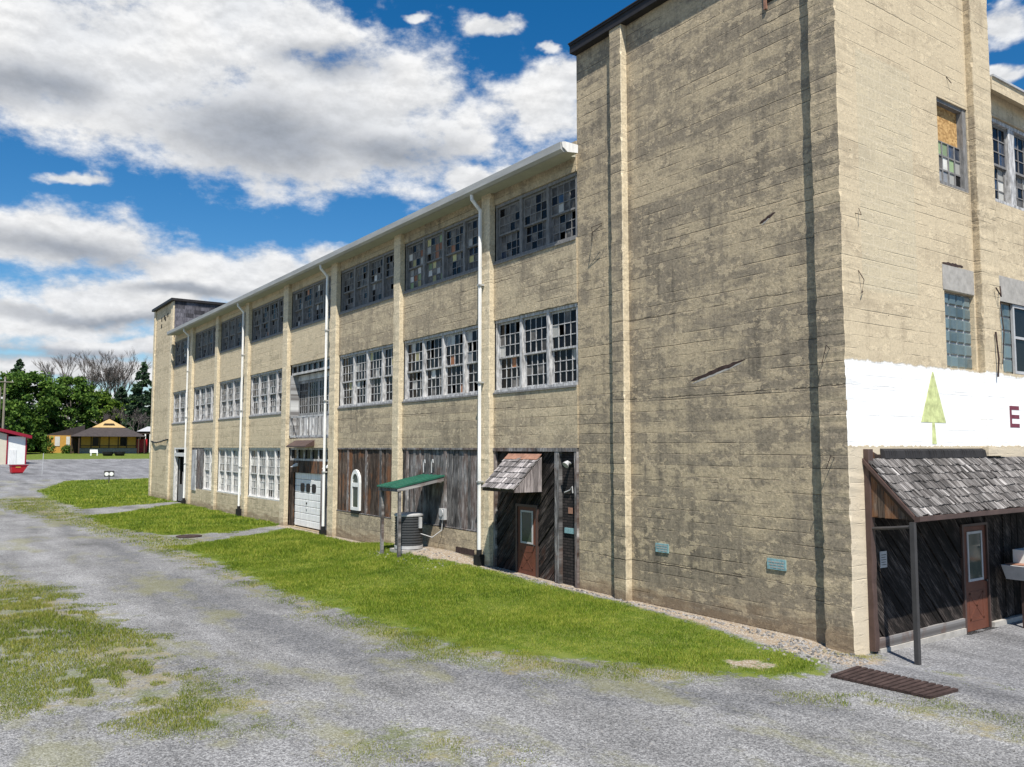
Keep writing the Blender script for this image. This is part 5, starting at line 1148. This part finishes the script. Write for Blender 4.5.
DRK = [(-0.292, 0.355, 0.165, 0.055),(-0.53, 0.375, 0.08, 0.03),(-0.498, 0.212, 0.11, 0.02),(-0.138, 0.35, 0.096, 0.028),(-0.447, 0.141, 0.18, 0.011),(-0.522, 0.102, 0.153, 0.011),(-0.236, 0.44, 0.072, 0.025),(-0.365, 0.178, 0.099, 0.011),(-0.502, 0.072, 0.144, 0.008)]
AZ = rad(35.18)
SUNEL = rad(59.0); SX, SY = -1/math.sqrt(1+1.7**2), -1.7/math.sqrt(1+1.7**2)
world = bpy.data.worlds.new('World'); scene.world = world; world.use_nodes = True
t = NT.__new__(NT); t.t = world.node_tree; t.t.nodes.clear(); t.out = t.n('ShaderNodeOutputWorld')
sky = t.n('ShaderNodeTexSky', sky_type='NISHITA'); sky.sun_disc = False; sky.sun_elevation = SUNEL; sky.sun_rotation = math.atan2(SX, SY)
sky.air_density = 1.0; sky.dust_density = 0.4; sky.ozone_density = 2.5; sky.altitude = 300
d = t.n('ShaderNodeTexCoord').outputs['Generated']
nrm = t.n('ShaderNodeVectorMath', operation='NORMALIZE'); t.put(nrm.inputs[0], d); dx, dy, dz = t.sep(nrm.outputs[0])
r_ = t.ma('SUBTRACT', t.ma('MULTIPLY', dx, math.cos(AZ)), t.ma('MULTIPLY', dy, math.sin(AZ)))
f_ = t.ma('ADD', t.ma('MULTIPLY', dx, math.sin(AZ)), t.ma('MULTIPLY', dy, math.cos(AZ)))
az = t.ma('ARCTAN2', r_, f_); el = t.ma('ARCSINE', dz)
cv = t.n('ShaderNodeCombineXYZ'); t.put(cv.inputs[0], az); t.put(cv.inputs[1], el); p0 = cv.outputs[0]
# billows: bend the lookup so that the outlines break up
wv = t.n('ShaderNodeVectorMath', operation='MULTIPLY_ADD'); nc = t.noise(t.map(p0, sc=(1, 1.5, 1)), 7.0, 5, 0.6, color=True)
sub = t.n('ShaderNodeVectorMath', operation='SUBTRACT'); t.put(sub.inputs[0], nc); sub.inputs[1].default_value = (0.5, 0.5, 0.5)
t.put(wv.inputs[0], sub.outputs[0]); wv.inputs[1].default_value = (0.13, 0.055, 0); t.put(wv.inputs[2], p0)
pw = wv.outputs[0]
def field(lst, v):
    cur = None
    for (x, y, a, b) in lst:
        m = t.map(v, loc=(-x/a, -y/b, 0), sc=(1/a, 1/b, 0)); L = t.n('ShaderNodeVectorMath', operation='LENGTH'); t.put(L.inputs[0], m); o = L.outputs['Value']
        if cur is None: cur = o
        else:
            s = t.n('ShaderNodeMath', operation='SMOOTH_MIN'); t.put(s.inputs[0], cur); t.put(s.inputs[1], o); s.inputs[2].default_value = 0.25; cur = s.outputs[0]
    return t.ma('SUBTRACT', 1.0, cur)
nz = t.noise(t.map(p0, sc=(1, 1.7, 1)), 11.0, 7, 0.62)
nz2 = t.noise(t.map(p0, loc=(3, 1, 0), sc=(1, 1.8, 1)), 26.0, 7, 0.6)
fld = t.ma('ADD', field(CLD, pw), t.ma('ADD', t.lin(nz, 0.25, 0.75, -0.46, 0.46), t.lin(nz2, 0.25, 0.75, -0.12, 0.12)))
dens = t.ramp(fld, -0.10, 0.48)
dk = t.ma('ADD', field(DRK, pw), t.lin(nz, 0.25, 0.75, -0.35, 0.35))
shade = t.ramp(dk, -0.25, 0.95)
bil = t.noise(t.map(p0, loc=(0.0, 0.012, 0), sc=(1, 1.7, 1)), 11.0, 7, 0.62)
lit = t.lin(t.ma('SUBTRACT', nz, bil), -0.08, 0.08, -0.10, 0.08)
cw = t.mix(t.ramp(nz, 0.35, 0.7), (0.86, 0.88, 0.91), (1.0, 1.0, 1.0))
ccol = t.mix(t.ma('MULTIPLY', shade, 0.88), cw, (0.34, 0.38, 0.45))
lc = t.n('ShaderNodeCombineColor'); k = t.ma('ADD', lit, 1.0)
for i in range(3): t.put(lc.inputs[i], k)
ccol = t.mix(1.0, ccol, lc.outputs[0], 'MULTIPLY')
skc = t.n('ShaderNodeHueSaturation'); t.put(skc.inputs['Color'], sky.outputs[0]); skc.inputs['Saturation'].default_value = 1.42; skc.inputs['Value'].default_value = 1.0
b1 = t.n('ShaderNodeBackground'); t.put(b1.inputs[0], skc.outputs[0]); b1.inputs[1].default_value = 0.082
b2 = t.n('ShaderNodeBackground'); t.put(b2.inputs[0], ccol); b2.inputs[1].default_value = 0.62
ms = t.n('ShaderNodeMixShader'); t.put(ms.inputs[0], t.ma('MULTIPLY', dens, t.ramp(dz, -0.02, 0.0))); t.t.links.new(b1.outputs[0], ms.inputs[1]); t.t.links.new(b2.outputs[0], ms.inputs[2]); t.t.links.new(ms.outputs[0], t.out.inputs[0])

sl = bpy.data.lights.new('sun', 'SUN'); sl.energy = 5.0; sl.angle = rad(0.53); sl.color = (1.0, 0.955, 0.88)
so = bpy.data.objects.new('sun', sl); COL.objects.link(so)
sv = Vector((SX*math.cos(SUNEL), SY*math.cos(SUNEL), math.sin(SUNEL)))
so.rotation_euler = sv.to_track_quat('Z', 'Y').to_euler(); so.location = (-20, -30, 60)

cam = bpy.data.cameras.new('camera'); cam.sensor_width = 36; cam.lens = 826/1024*36; cam.clip_end = 5000; cam.clip_start = 0.1
co = bpy.data.objects.new('camera', cam); COL.objects.link(co); co.location = (-13.76, -8.84, 3.65)
co.rotation_euler = (rad(90)+math.atan(64/826), 0, -AZ); scene.camera = co
vs_ = scene.view_settings; vs_.view_transform = 'Standard'; vs_.look = 'None'; vs_.gamma = 1; vs_.use_curve_mapping = False; vs_.exposure = 0.54
scene.cycles.max_bounces = 6; scene.cycles.diffuse_bounces = 3; scene.cycles.transmission_bounces = 3
print('blades', n1, n2, 'objects', len(bpy.data.objects))
